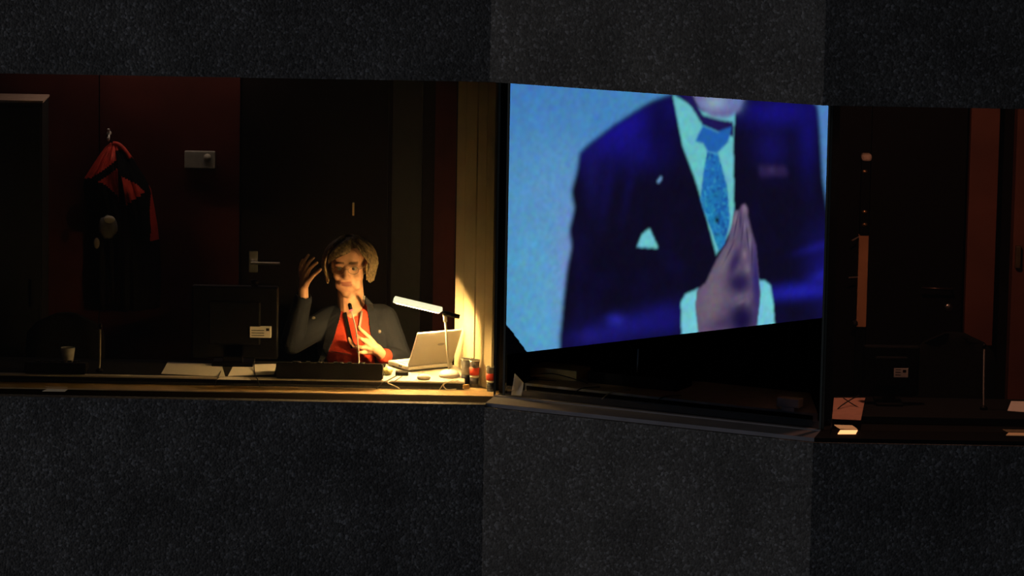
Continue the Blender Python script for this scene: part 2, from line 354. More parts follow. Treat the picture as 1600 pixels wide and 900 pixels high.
# ------------------------------------------------------------------ projection screen out in the hall, seen mirrored in the middle pane
def build_screen():
    pc = MB.at(0, GV); pn_ = MB.v
    def mirror(p): p = Vector(p); return p-pn_*(2*(p-pc).dot(pn_))
    v0 = CAM+ray(822, 550)*30.0
    hd = Vector((8560, 6630, 0)).normalized()
    S0, S1, T1, nx, ny = -.42, 4.3, 3.35, 600, 430
    v0m = mirror(v0); e = mirror(v0+hd)-v0m
    s = np.linspace(S0, S1, nx+1); t = np.linspace(0, T1, ny+1); Sg, Tg = np.meshgrid(s, t)
    Pv = np.stack([v0.x+hd.x*Sg, v0.y+hd.y*Sg, v0.z+Tg], -1)
    q = Pv-np.array(CAM); zc = q@np.array(d_); X = 800+F*(q@np.array(cr))/zc; Y = 450-F*(q@np.array(cu))/zc
    # flat colour picture
    def inside(poly):
        m = np.zeros(X.shape, bool); n = len(poly)
        for i in range(n):
            x0, y0 = poly[i]; x1, y1 = poly[(i+1) % n]
            if y0 == y1: continue
            m ^= ((y0 > Y) != (y1 > Y)) & (X < (x1-x0)*(Y-y0)/(y1-y0)+x0)
        return m.astype(float)
    def blur(a, k):
        for ax in (0, 1):
            for _ in range(2):
                pd_ = [(0, 0), (0, 0)]; pd_[ax] = (k, k); b = np.cumsum(np.pad(a, pd_, mode='edge'), axis=ax)
                b = np.concatenate([np.zeros_like(np.take(b, [0], ax)), b], ax)
                n = a.shape[ax]; a = (np.take(b, range(2*k+1, 2*k+1+n), ax)-np.take(b, range(0, n), ax))/(2*k+1)
        return a
    def noise(k, seed):
        g = np.random.default_rng(seed).standard_normal(X.shape); g = blur(g, k); return g/g.std()
    C = np.zeros(X.shape+(3,))
    lin = lambda c: np.array(s2l(c))
    def lay(mask, col, a=1.):
        nonlocal C
        mm = (mask*a)[..., None]; C = C*(1-mm)+lin(col)*mm
    def poly(pts, col, k=1, a=1.): lay(blur(inside(pts), k), col, a)
    def glow(cx, cy, rx, ry, col, a):
        lay(np.exp(-(((X-cx)/rx)**2+((Y-cy)/ry)**2)), col, a)
    C[:] = lin((80, 150, 205))
    glow(790, 140, 220, 120, (66, 126, 200), .8); glow(850, 470, 80, 200, (100, 180, 222), .8)
    glow(900, 420, 32, 120, (140, 150, 222), .7); glow(860, 300, 60, 90, (104, 158, 214), .5); glow(1290, 230, 30, 140, (88, 135, 205), .8)
    suit = [(1050, 147), (1010, 163), (960, 195), (925, 222), (906, 238), (901, 268), (892, 300), (897, 325), (889, 360), (893, 385), (886, 420),
            (880, 470), (875, 520), (874, 600), (1420, 560), (1400, 470), (1350, 400), (1305, 360), (1294, 330), (1286, 280), (1281, 200), (1277, 165), (1250, 140), (1180, 118), (1150, 110), (1075, 110)]
    poly(suit, (16, 13, 36), 2)
    sm = blur(inside(suit), 2)
    def sg(cx, cy, rx, ry, col, a, rot=0.):
        c, s_ = math.cos(rot), math.sin(rot); dx = X-cx; dy = Y-cy
        lay(np.exp(-(((dx*c+dy*s_)/rx)**2+((-dx*s_+dy*c)/ry)**2))*sm, col, a)
    sg(985, 200, 85, 26, (28, 22, 150), .95, -.5); sg(1000, 230, 40, 30, (26, 20, 130), .8); sg(925, 260, 14, 60, (26, 22, 96), .7)
    sg(950, 285, 9, 60, (24, 19, 92), .5, .15); sg(985, 280, 8, 60, (22, 17, 86), .4, .2); sg(1030, 190, 25, 70, (16, 12, 60), .9)
    sg(1215, 175, 60, 22, (26, 20, 135), .9); sg(1262, 210, 16, 60, (22, 18, 110), .8); sg(1205, 230, 26, 30, (25, 20, 104), .7); sg(1290, 420, 30, 60, (26, 22, 120), .7)
    sg(1250, 455, 70, 12, (34, 34, 170), .95, -.1); sg(1292, 428, 24, 10, (36, 36, 165), .9, -.4); sg(1280, 385, 30, 7, (30, 26, 130), .8, -.3)
    sg(985, 510, 90, 20, (30, 26, 128), .9, -.25); sg(962, 500, 13, 10, (42, 42, 168), .9); sg(920, 525, 18, 12, (34, 30, 130), .8); sg(1040, 500, 30, 22, (26, 22, 116), .8)
    sg(905, 450, 10, 70, (20, 16, 60), .7); sg(940, 440, 60, 40, (14, 11, 34), .8); sg(1000, 440, 60, 30, (15, 12, 38), .7)
    lay(np.clip(noise(9, 3), 0, 2)*.5*sm, (22, 17, 80), .18)
    # head above the visible part, chin and neck
    poly([(1068, 120), (1062, 60), (1085, 0), (1130, -28), (1175, 0), (1190, 60), (1180, 120), (1150, 168), (1120, 178), (1092, 165)], (120, 112, 150), 3)
    poly([(1051, 148), (1060, 195), (1067, 230), (1086, 280), (1100, 325), (1119, 398), (1147, 352), (1146, 230), (1149, 150), (1100, 175)], (112, 205, 214), 1)
    poly([(1078, 140), (1165, 140), (1155, 172), (1138, 184), (1112, 184), (1092, 166)], (112, 105, 168), 2)
    glow(1118, 160, 22, 13, (150, 180, 208), .85); glow(1152, 158, 10, 14, (110, 140, 205), .6)
    poly([(1066, 146), (1080, 146), (1098, 180), (1128, 188), (1146, 190), (1146, 214), (1120, 206), (1098, 196), (1082, 170)], (34, 26, 90), 1)
    poly([(1098, 196), (1122, 206), (1143, 198), (1138, 222), (1126, 234), (1120, 240), (1106, 238), (1098, 224), (1086, 221)], (36, 104, 190), 1)
    poly([(1105, 238), (1122, 240), (1136, 290), (1141, 345), (1132, 382), (1123, 392), (1109, 352), (1094, 312), (1099, 270)], (34, 112, 190), 1)
    tie = inside([(1105, 238), (1122, 240), (1136, 290), (1141, 345), (1132, 382), (1123, 392), (1109, 352), (1094, 312), (1099, 270)])
    tg = lambda cx, cy, rx, ry, col, a: lay(np.exp(-(((X-cx)/rx)**2+((Y-cy)/ry)**2))*tie, col, a)
    tg(1112, 330, 12, 40, (34, 140, 186), .6); tg(1122, 375, 9, 14, (44, 160, 196), .7); tg(1108, 262, 8, 30, (40, 120, 200), .5)
    lay(np.clip(noise(1, 5), 0, 2)*.5*tie, (60, 170, 205), .5); lay(np.clip(noise(1, 6), 0, 2)*.5*tie, (24, 60, 150), .5)
    glow(1120.5, 344, 4, 5, (14, 16, 50), .95); glow(1120, 366, 5, 3, (20, 50, 120), .6)
    poly([(995, 386), (1003, 366), (1015, 357), (1029, 388)], (116, 208, 222), 1)
    poly([(1026, 284), (1032, 276), (1035, 278), (1030, 286)], (120, 170, 220), 1)
    poly([(1185, 258), (1228, 260), (1231, 275), (1187, 276)], (48, 36, 84), 2, .8)
    glow(1205, 266, 6, 5, (62, 52, 96), .5)
    poly([(1065, 530), (1064, 472), (1071, 460), (1091, 451), (1088, 480), (1094, 530)], (122, 214, 230), 1)
    poly([(1184, 438), (1194, 438), (1204, 446), (1208, 470), (1211, 520), (1180, 520), (1187, 470)], (122, 214, 230), 1)
    hand = [(1148, 329), (1155, 330), (1158, 322), (1163, 319), (1168, 324), (1169, 340), (1175, 364), (1181, 384), (1184, 423), (1188, 458), (1184, 492),
            (1180, 530), (1092, 530), (1087, 479), (1089, 454), (1103, 442), (1113, 420), (1122, 402), (1137, 378), (1143, 351)]
    poly(hand, (100, 84, 116), 1); hm = blur(inside(hand), 1)
    def hg(cx, cy, rx, ry, col, a, rot=0.):
        c, s_ = math.cos(rot), math.sin(rot); dx = X-cx; dy = Y-cy
        lay(np.exp(-(((dx*c+dy*s_)/rx)**2+((-dx*s_+dy*c)/ry)**2))*hm, col, a)
    hg(1112, 465, 22, 42, (122, 108, 124), .9, .25); hg(1133, 405, 9, 34, (126, 112, 126), .8, .45); hg(1149, 342, 5, 16, (140, 122, 140), .8, .15)
    hg(1163, 326, 4, 9, (140, 122, 146), .9); hg(1164, 352, 5, 10, (130, 116, 146), .8); hg(1172, 378, 3.5, 12, (130, 116, 150), .8); hg(1163, 398, 4, 7, (136, 118, 140), .8); hg(1168, 420, 4, 8, (132, 114, 138), .8)
    hg(1155, 442, 14, 12, (50, 36, 84), 1., -.2); hg(1148, 408, 7, 16, (64, 48, 96), .9, .3); hg(1157, 345, 2.5, 16, (60, 46, 92), .8); hg(1180, 430, 5, 45, (62, 48, 120), .8)
    hg(1158, 498, 17, 22, (36, 26, 78), 1.); hg(1130, 505, 22, 10, (70, 56, 92), .8, -.3); hg(1156, 464, 16, 5, (118, 102, 128), .9, -.4); hg(1168, 470, 4, 9, (120, 104, 130), .8)
    hg(1155, 442, 17, 15, (44, 32, 80), 1., -.2); hg(1148, 410, 6, 20, (58, 44, 92), .9, .35); hg(1160, 500, 20, 24, (28, 20, 66), 1.); hg(1160, 470, 14, 4, (112, 96, 124), .9, -.45); hg(1184, 440, 7, 60, (50, 38, 112), .9)
    for q in ((1150, 352, 1.3, 22, .2), (1160, 362, 1.3, 20, .1), (1168, 372, 1.3, 20, -.1), (1140, 392, 1.5, 16, .45), (1175, 400, 1.3, 22, 0.)): hg(q[0], q[1], q[2], q[3], (58, 44, 88), .75, q[4])
    C = C*(1+np.stack([.035*noise(2, 9+q)+.04*noise(1, 19+q) for q in range(3)], -1)); C = np.clip(C, .0006, 1)
    poly([(700, 400), (795, 512), (803, 522), (823, 549), (830, 562), (820, 640), (600, 640)], (2, 2, 3), 0)     # dark cut corner of the picture
    C /= GLASS_R
    me = bpy.data.meshes.new('projected_picture')
    pts = np.stack([v0m.x+e.x*Sg, v0m.y+e.y*Sg, v0m.z+Tg+e.z*Sg], -1).reshape(-1, 3)
    i = np.arange(nx*ny); r_, c_ = i//nx, i % nx; a = r_*(nx+1)+c_
    faces = np.stack([a, a+1, a+nx+2, a+nx+1], 1)
    fn = e.cross(Vector((0, 0, 1)))
    facing = fn.dot(MB.at(.7, 0)-v0m) > 0
    if not facing: faces = faces[:, ::-1]
    me.vertices.add(len(pts)); me.vertices.foreach_set('co', pts.ravel())
    me.loops.add(faces.size); me.loops.foreach_set('vertex_index', faces.ravel().astype(np.int32))
    me.polygons.add(len(faces)); me.polygons.foreach_set('loop_start', np.arange(0, faces.size, 4, dtype=np.int32)); me.update(calc_edges=True)
    at = me.color_attributes.new('picture', 'FLOAT_COLOR', 'POINT')
    at.data.foreach_set('color', np.concatenate([C.reshape(-1, 3), np.ones((len(pts), 1))], 1).ravel())
    m = bpy.data.materials.new('projected_picture'); m.use_nodes = True; nt = m.node_tree; nt.nodes.clear()
    o_ = nt.nodes.new('ShaderNodeOutputMaterial'); em = nt.nodes.new('ShaderNodeEmission'); va = nt.nodes.new('ShaderNodeVertexColor'); va.layer_name = 'picture'
    nt.links.new(va.outputs[0], em.inputs[0]); nt.links.new(em.outputs[0], o_.inputs[0]); m.cycles.emission_sampling = 'FRONT'
    root = thing('projection_screen', 'large projection screen showing a suited speaker with joined hands, mirrored in the angled pane', 'screen', v0m)
    pic = link('projected_picture', me, m, root); pic.matrix_parent_inverse = Matrix.Translation(-v0m)
    nrm = fn.normalized()*(1 if facing else -1)
    bm = NB(); eb = e.normalized()
    SM = Matrix(((eb.x, nrm.x, 0, 0), (eb.y, nrm.y, 0, 0), (0, 0, 1, 0), (0, 0, 0, 1)))
    box(bm, (S0-.08, -.06, -.08), (S1+.08, -.01, T1+.08), SM)
    bo = obj('screen_backing', bm, M_black, root)
    for a0, a1, b0, b1 in ((S0-.08, S1+.08, -.08, -.001), (S0-.08, S1+.08, T1+.001, T1+.08), (S0-.08, S0-.001, 0, T1), (S1+.001, S1+.08, 0, T1)):
        bm = NB(); box(bm, (a0, -.0095, b0), (a1, .01, b1), SM); obj('screen_border', bm, M_black, root)
    zf = v0m.z-1.2
    for sx in (S0+.3, S1-.3):
        bm = NB(); box(bm, (sx-.04, -.10, -1.2), (sx+.04, -.061, .4), SM); box(bm, (sx-.06, -.5, -1.2), (sx+.06, .3, -1.14), SM); obj('screen_stand', bm, M_black, root)
    bm = NB(); c = v0m; box(bm, (c.x-9, c.y-9, zf-.1), (c.x+9, c.y+9, zf)); struct(obj('floor_hall', bm, M_floor), 'dark hall floor carrying the projection screen')
build_screen()
def part(name, bm, m, root, smooth=False):
    return obj(name, L2(bm, root), m, root, smooth)
def copy_tree(o, parent=None):
    c = o.copy(); COL.objects.link(c); c.parent = parent
    for ch in list(o.children): copy_tree(ch, c)
    return c

# ------------------------------------------------------------------ the seated woman
YB = .98
def woman():
    sh_r = P(509, 488, YB); sh_l = P(605, 486, YB)                  # shoulders (her right is on the left of the picture)
    neck = P(549, 476, YB-.01); chest = P(554, 532, YB); waist = chest+Vector((0, .02, -.25)); hip = chest+Vector((0, .03, -.40))
    el_r = P(457, 535, .90); wr_r = P(474, 463, .82)
    el_l = P(626, 562, .95); wr_l = P(598, 556, .81)
    root = thing('person', 'woman in charcoal jacket and red top gesturing beside the glowing lamp', 'person', (hip.x, hip.y, FLOOR))
    # head frame
    HC = P(546, 416, YB-.03); HM = Matrix.Translation(HC) @ Matrix.Rotation(math.radians(-7), 4, 'Z') @ Matrix.Rotation(math.radians(-2), 4, 'Y') @ Matrix.Rotation(math.radians(4), 4, 'X')
    S = 1.0
    def h(x, f, z): return HM @ Vector((x*S, -f*S, z*S))
    R3 = HM.to_3x3()
    body = NB()
    def he(x, f, z, r): ell(body, h(x, f, z), (r[0]*S, r[1]*S, r[2]*S), R3)
    he(0, -.012, .03, (.073, .090, .083)); he(0, .028, -.025, (.066, .058, .086)); he(0, .033, -.078, (.056, .048, .036)); he(0, .060, -.112, (.027, .020, .017)); he(0, .040, -.098, (.044, .036, .024))
    cone(body, h(0, .084, .012), h(0, .104, -.026), .008*S, .0125*S)
    he(0, .055, .045, (.056, .025, .050))
    for sx in (-1, 1):
        he(sx*.011, .093, -.028, (.008, .010, .008)); he(sx*.029, .076, .024, (.024, .013, .009)); he(sx*.040, .058, -.028, (.024, .022, .024)); he(sx*.034, .052, -.07, (.024, .024, .028))
        he(sx*.074, -.005, -.005, (.009, .020, .030)); he(sx*.02, .07, -.06, (.02, .017, .02))
    he(0, .086, -.056, (.022, .009, .0055)); he(0, .085, -.066, (.019, .009, .0065))
    # neck, torso, arms, legs
    cone(body, h(0, .002, -.065), neck+Vector((0, .005, -.02)), .056, .060)
    cone(body, neck+Vector((0, .02, -.02)), chest+Vector((0, .0, .06)), .060, .09)
    cone(body, sh_r+Vector((.03, .01, -.035)), sh_l+Vector((-.03, .01, -.035)), .052, .052)
    ell(body, chest, (.135, .098, .16)); ell(body, waist, (.125, .100, .18)); ell(body, hip, (.165, .125, .12))
    for a, e, w in ((sh_r, el_r, wr_r), (sh_l, el_l, wr_l)):
        cone(body, a+Vector((.012 if a is sh_r else -.012, 0, -.04)), e, .045, .036); cone(body, e, w, .036, .024)
    for sx in (-1, 1):
        kn = hip+Vector((sx*.10, -.42, .02)); an = Vector((kn.x, kn.y+.05, FLOOR+.07))
        cone(body, hip+Vector((sx*.08, 0, -.02)), kn, .075, .055); cone(body, kn, an, .052, .035); cone(body, an, an+Vector((0, -.14, -.035)), .035, .028)
    # hands: five separate fingers each
    def finger(pts, r0_, r1_):
        n = len(pts)
        for i in range(n-1): cone(body, pts[i], pts[i+1], r0_+(r1_-r0_)*i/(n-1), r0_+(r1_-r0_)*(i+1)/(n-1), 10)
    D = .82
    w0 = wr_r
    pal = [P(474, 452, D), P(471, 436, D+.01), P(478, 432, D), P(484, 437, D-.015)]
    cone(body, w0, pal[0], .023, .022); cone(body, pal[0], P(472, 428, D+.025), .018, .011); cone(body, pal[0], P(475, 427, D+.012), .018, .012); cone(body, pal[0], P(478, 429, D), .018, .012); cone(body, pal[0], P(482, 437, D-.015), .018, .012)
    finger([P(482, 439, D-.015), P(489, 431, D-.03), P(501, 421, D-.04)], .0115, .0075)       # thumb
    finger([P(479, 430, D), P(484, 420, D-.01), P(490, 414.5, D-.02), P(495.5, 410.5, D-.028)], .0095, .0068)
    finger([P(476, 427, D+.012), P(479.5, 415, D+.006), P(484.5, 408, D-.004), P(490, 403, D-.012)], .0097, .0068)
    finger([P(473, 428, D+.025), P(473.5, 414, D+.022), P(477.5, 405, D+.014), P(482, 398.5, D+.006)], .0095, .0066)
    finger([P(470, 432, D+.036), P(468.5, 420, D+.036), P(470, 412, D+.03), P(473, 406, D+.022)], .0085, .006)
    D = .775
    w1 = wr_l
    cone(body, w1, P(588, 546, D), .024, .026)
    for q_ in ((576, 527, -.005), (573, 535, -.012), (572, 543, -.010), (573, 550, .0)):
        cone(body, P(588, 546, D), P(q_[0], q_[1], D+q_[2]), .021, .0125)
    finger([P(576, 527, D-.005), P(569, 520, D-.015), P(563, 515, D-.012), P(560.5, 511, D)], .0105, .0072)
    finger([P(573, 535, D-.012), P(565, 530, D-.026), P(560, 527, D-.022), P(557.5, 524, D-.01)], .0105, .0075)
    finger([P(572, 543, D-.010), P(565, 543, D-.028), P(559, 543, D-.022), P(556, 542, D-.008)], .0105, .0075)
    finger([P(573, 550, D), P(567, 551, D-.02), P(562, 551, D-.018), P(558.5, 549, D-.005)], .0095, .007)
    finger([P(580, 545, D+.015), P(567, 544, D+.022), P(554, 541, D+.015), P(547.5, 534, D+.012), P(545, 529.5, D+.01)], .0115, .0078)  # thumb
    me = remesh(body, .0034, 3)
    # paint lips by position
    inv = HM.inverted(); me.materials.append(M_skin); me.materials.append(M_lip); me.materials.append(M_brow)
    mi = np.zeros(len(me.polygons), np.int32)
    cs = np.zeros(len(me.polygons)*3); me.polygons.foreach_get('center', cs); cs = cs.reshape(-1, 3)
    lc = (np.array(inv.to_3x3())@cs.T).T+np.array(inv.translation); lx, lf, lz = lc[:, 0]/S, -lc[:, 1]/S, lc[:, 2]/S
    mi[(np.abs(lx) < .023) & (lf > .075) & (lz < -.0500+.0*lx) & (lz > -.0715+8*lx*lx) & (lz < -.0505-3*lx*lx)] = 1
    mi[(np.abs(np.abs(lx)-.03) < .020) & (lf > .06) & (np.abs(lz-.033+4*(np.abs(lx)-.03)**2) < .0045)] = 2
    me.polygons.foreach_set('material_index', mi)
    me.transform(Matrix.Translation(-root.location))
    bod = link('body', me, None, root)
    # eyes and glasses
    ew = mat('eye_white', (.34, .28, .22), .4); ei = mat('iris', (.05, .04, .03), .25)  # eye whites darkened, the shadow over the eyes is put into their colour
    for sx in (-1, 1):
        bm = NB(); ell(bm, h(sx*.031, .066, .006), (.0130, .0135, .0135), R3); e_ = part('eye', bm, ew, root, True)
        bm = NB(); ell(bm, h(sx*.031-.001, .0775, .005), (.0068, .003, .0055), R3); part('iris', bm, ei, root, True).parent = root
    gl = NB()
    gm = mat('spectacle_frame', (.22, .15, .09), .35)
    for sx in (-1, 1):
        c = Vector((sx*.033, 0, .002)); pts = []
        for k in range(25):
            a = 2*math.pi*k/24; pts.append(h(c.x+.023*math.cos(a), .097-abs(sx*.033+.025*math.cos(a))*.12, c.z+.017*math.sin(a)))
        tube(gl, pts, .0012, 6, False); tube(gl, [h(sx*.058, .09, .006), h(sx*.074, .05, .008), h(sx*.079, -.01, .004)], .0016, 6)
    tube(gl, [h(-.009, .097, .006), h(0, .101, .009), h(.009, .097, .006)], .0016, 6)
    part('glasses', gl, gm, root, True)
    # hair: cap plus swept locks
    hb = NB(); R_ = random.Random(3)
    def hp(az, el, gr):       # az: 0 = front, + = image right ; skull-hugging point
        rx, ry, rz = .083+gr, .100+gr, .093+gr
        return (rx*math.cos(el)*math.sin(az), ry*math.cos(el)*math.cos(az)-.014, rz*math.sin(el)+.028)
    nu, nv = 64, 26; grid = []
    for j in range(nv+1):
        el = math.pi/2-(math.pi/2+.55)*j/nv; row = []
        for i in range(nu):
            az = 2*math.pi*i/nu; low = max(0, .25-el)
            gr = .006+.024*min(1, max(0, (.9-el)/1.1))
            x, f, z = hp(az, max(el, -.30), gr)
            if el < -.30: z -= (-.30-el)*.16
            row.append(hb.verts.new(h(x, f, z)))
        grid.append(row)
    for j in range(nv):
        el = math.pi/2-(math.pi/2+.55)*(j+.5)/nv
        for i in range(nu):
            az = (2*math.pi*(i+.5)/nu+math.pi) % (2*math.pi)-math.pi
            lim = .62 if -.62 > az else .5
            if abs(az) < (.98 if el > -.1 else .86) and el < (.62+.10*abs(az) if az > 0 else .52): continue
            hb.faces.new((grid[j][i], grid[j][(i+1) % nu], grid[j+1][(i+1) % nu], grid[j+1][i]))
    def lock(path, r):
        n = len(path); tube(hb, [h(*q) for q in path], [r*(.5+.5*math.sin(math.pi*min(1, .25+.62*k/(n-1)))) for k in range(n)], 6)
    for k in range(300):      # sides and back
        az = R_.uniform(.92, 2*math.pi-.92); l = R_.uniform(.84, 1.03); path = []
        side = az < math.pi
        for q in range(9):
            t = q/8*l; el = 1.35-t*1.95; a2 = az+.10*math.sin(3*t)*(1 if side else -1)
            gr = .010+.026*min(1, max(0, (.9-el)/1.0))+R_.uniform(-.002, .003)
            x, f, z = hp(a2, max(el, -.32), gr)
            if el < -.32: z -= (-.32-el)*.17; x *= 1-.35*(-.32-el); f *= 1-.2*(-.32-el)
            path.append((x, f, z))
        lock(path, R_.uniform(.004, .0075))
    for k in range(150):      # fringe: from a parting on the image right, swept down to the left
        s0 = R_.uniform(0, 1); path = []
        az0 = .40; az1 = -1.15+1.35*s0; el1 = -.10+.62*s0**.8
        for q in range(8):
            t = q/7; el = 1.25+(el1-1.25)*t**1.1; a2 = az0+(az1-az0)*t**.8
            path.append(hp(a2, el, .012+.014*math.sin(math.pi*t)+R_.uniform(-.0015, .002)))
        lock(path, R_.uniform(.003, .0055))
    for k in range(60):       # short sweep to the image right
        s0 = R_.uniform(0, 1); path = []
        az1 = .75+.6*s0; el1 = .30-.75*s0
        for q in range(8):
            t = q/7; el = 1.25+(el1-1.25)*t**1.1; a2 = .35+(az1-.35)*t**.8
            x, f, z = hp(a2, el, .012+.022*t+R_.uniform(-.0015, .002)); path.append((x, f, z))
        lock(path, R_.uniform(.003, .006))
    part('hair', hb, M_hair, root, True)
    # shirt
    sb = NB()
    ell(sb, chest+Vector((0, -.002, 0)), (.143, .106, .172)); ell(sb, waist, (.134, .109, .17)); cone(sb, neck+Vector((0, .02, -.03)), chest+Vector((0, 0, .06)), .064, .098)
    cone(sb, sh_r+Vector((.03, .01, -.035)), sh_l+Vector((-.03, .01, -.035)), .058, .058)
    cone(sb, wr_l.lerp(el_l, .05), wr_l.lerp(el_l, .5), .0335, .040)
    sm_ = remesh(sb, .0045, 3)
    def inpoly(pt, poly):
        x, y = pt; c = False; n = len(poly)
        for i in range(n):
            (x0, y0), (x1, y1) = poly[i], poly[(i+1) % n]
            if (y0 > y) != (y1 > y) and x < (x1-x0)*(y-y0)/(y1-y0)+x0: c = not c
        return c
    def cut(mesh, test):
        b = NB(); b.from_mesh(mesh); b.normal_update()
        bmesh.ops.delete(b, geom=[f for f in b.faces if test(f)], context='FACES'); b.to_mesh(mesh); b.free()
    neckline = [(528, 440), (572, 440), (570, 468), (565, 486), (558, 494), (548, 497), (540, 493), (535, 480), (529, 465)]
    cut(sm_, lambda f: f.normal.y < .35 and inpoly(proj(f.calc_center_median()), neckline))
    bvs = BVHTree.FromPolygons([v.co.copy() for v in sm_.vertices], [list(p.vertices) for p in sm_.polygons])
    sm_.transform(Matrix.Translation(-root.location)); so = link('shirt', sm_, M_shirt, root)
    md = so.modifiers.new('t', 'SOLIDIFY'); md.thickness = .003; md.offset = -1
    # jacket
    jb = NB()
    ell(jb, chest+Vector((0, 0, -.01)), (.166, .116, .178)); ell(jb, waist, (.165, .122, .18)); ell(jb, hip+Vector((0, 0, .03)), (.185, .145, .14))
    cone(jb, sh_r+Vector((.028, .012, -.030)), sh_l+Vector((-.028, .012, -.030)), .060, .060); cone(jb, neck+Vector((0, .03, -.03)), chest+Vector((0, .01, .06)), .062, .10)
    for a, e, w, cut_ in ((sh_r, el_r, wr_r, .06), (sh_l, el_l, wr_l, .28)):
        cone(jb, a+Vector((.012 if a is sh_r else -.012, 0, -.035)), e, .060, .053); cone(jb, e, w.lerp(e, cut_), .053, .041)
    jm = remesh(jb, .0045, 3)
    opening = [(533, 440), (568, 440), (573, 470), (577, 500), (580, 530), (588, 575), (590, 640), (500, 640), (503, 575), (520, 530), (531, 495), (534, 478)]
    def jt(f):
        c = f.calc_center_median()
        if f.normal.y < .3 and c.y < YB+.02 and inpoly(proj(c), opening): return True
        if (c-wr_r).length < .045 and f.normal.dot((wr_r-el_r).normalized()) > .55: return True
        if (c-wr_l).length < .09 and f.normal.dot((wr_l-el_l).normalized()) > .55: return True
        return False
    cut(jm, jt)
    bvj = BVHTree.FromPolygons([v.co.copy() for v in jm.vertices], [list(p.vertices) for p in jm.polygons])
    jm.transform(Matrix.Translation(-root.location)); jo = link('jacket', jm, M_jacket, root)
    md = jo.modifiers.new('t', 'SOLIDIFY'); md.thickness = .004; md.offset = -1
    def front(px, py, bv=None, off=.004):
        r = ray(px, py); best = None
        for b in ([bv] if bv else [bvs, bvj]):
            hit = b.ray_cast(CAM, r)
            if hit[0] is not None and (best is None or hit[3] < best[1]): best = (hit[0], hit[3])
        return (best[0] if best else P(px, py, YB-.11))-r*off
    def ribbon(bm, pts, w, th=.002):
        rows = []
        for i, p_ in enumerate(pts):
            t = (pts[min(i+1, len(pts)-1)]-pts[max(i-1, 0)]).normalized(); s_ = t.cross(d_).normalized()*w/2
            rows.append([bm.verts.new(p_-s_-d_*th), bm.verts.new(p_+s_-d_*th), bm.verts.new(p_+s_+d_*th), bm.verts.new(p_-s_+d_*th)])
        for a, b in zip(rows, rows[1:]):
            for k in range(4): bm.faces.new((a[k], a[(k+1) % 4], b[(k+1) % 4], b[k]))
        bm.faces.new(rows[0]); bm.faces.new(rows[-1])
    # lapels, strap, lanyard, snaps
    lb = NB()
    for edge, inner in (([(533, 472), (531, 495), (521, 530), (505, 568)], [(522, 480), (512, 505), (508, 530), (497, 568)]), ([(570, 462), (577, 500), (580, 530), (588, 568)], [(582, 474), (590, 505), (592, 532), (598, 568)])):
        n = 10
        def samp(pl_, t):
            t = t*(len(pl_)-1); i = min(int(t), len(pl_)-2); f_ = t-i; return (pl_[i][0]*(1-f_)+pl_[i+1][0]*f_, pl_[i][1]*(1-f_)+pl_[i+1][1]*f_)
        rows = []
        for k in range(n):
            e_ = front(*samp(edge, k/(n-1)), None, .010); i_ = front(*samp(inner, k/(n-1)), None, .004)
            rows.append([lb.verts.new(e_), lb.verts.new(i_), lb.verts.new(i_+d_*.004), lb.verts.new(e_+d_*.005)])
        for a, b in zip(rows, rows[1:]):
            for k in range(4): lb.faces.new((a[k], a[(k+1) % 4], b[(k+1) % 4], b[k]))
        lb.faces.new(rows[0]); lb.faces.new(rows[-1])
    part('lapel', lb, M_jacket, root)
    bm = NB(); ribbon(bm, [front(537+14*t, 482+62*t, bvs, .006) for t in np.linspace(0, 1, 10)], .016); part('black_strap', bm, M_blackf, root)
    bm = NB(); ribbon(bm, [front(569-8*t, 462+55*t, bvs, .010) for t in np.linspace(0, 1, 10)], .010); part('lanyard', bm, mat('grey_lanyard', (.30, .29, .27), .6), root)
    bm = NB(); ribbon(bm, [front(516+32*t, 549+5*t, bvs, .004) for t in np.linspace(0, 1, 8)], .006); part('shirt_trim', bm, mat('dark_red_trim', (.12, .012, .01), .8), root)
    for q_ in ((490, 497), (593, 518)):
        bm = NB(); c = front(*q_, bvj, .002); Mx = Matrix.Translation(c) @ Vector((0, -1, 0)).to_track_quat('Z', 'Y').to_matrix().to_4x4()
        lathe(bm, [(.008, 0), (.008, .002), (.005, .004), (0.0005, .0045)], seg=16, M=Mx); part('snap_button', bm, mat('dull_snap', (.45, .40, .32), .4, metal=.7), root, True)
    # trousers
    tb = NB()
    ell(tb, hip, (.17, .13, .125))
    for sx in (-1, 1):
        kn = hip+Vector((sx*.10, -.42, .02)); an = Vector((kn.x, kn.y+.05, FLOOR+.09))
        cone(tb, hip+Vector((sx*.08, 0, -.02)), kn, .082, .062); cone(tb, kn, an, .060, .045)
    tm = remesh(tb, .009, 2); tm.transform(Matrix.Translation(-root.location)); link('trousers', tm, M_blackf, root)
    return hip
HIP = woman()

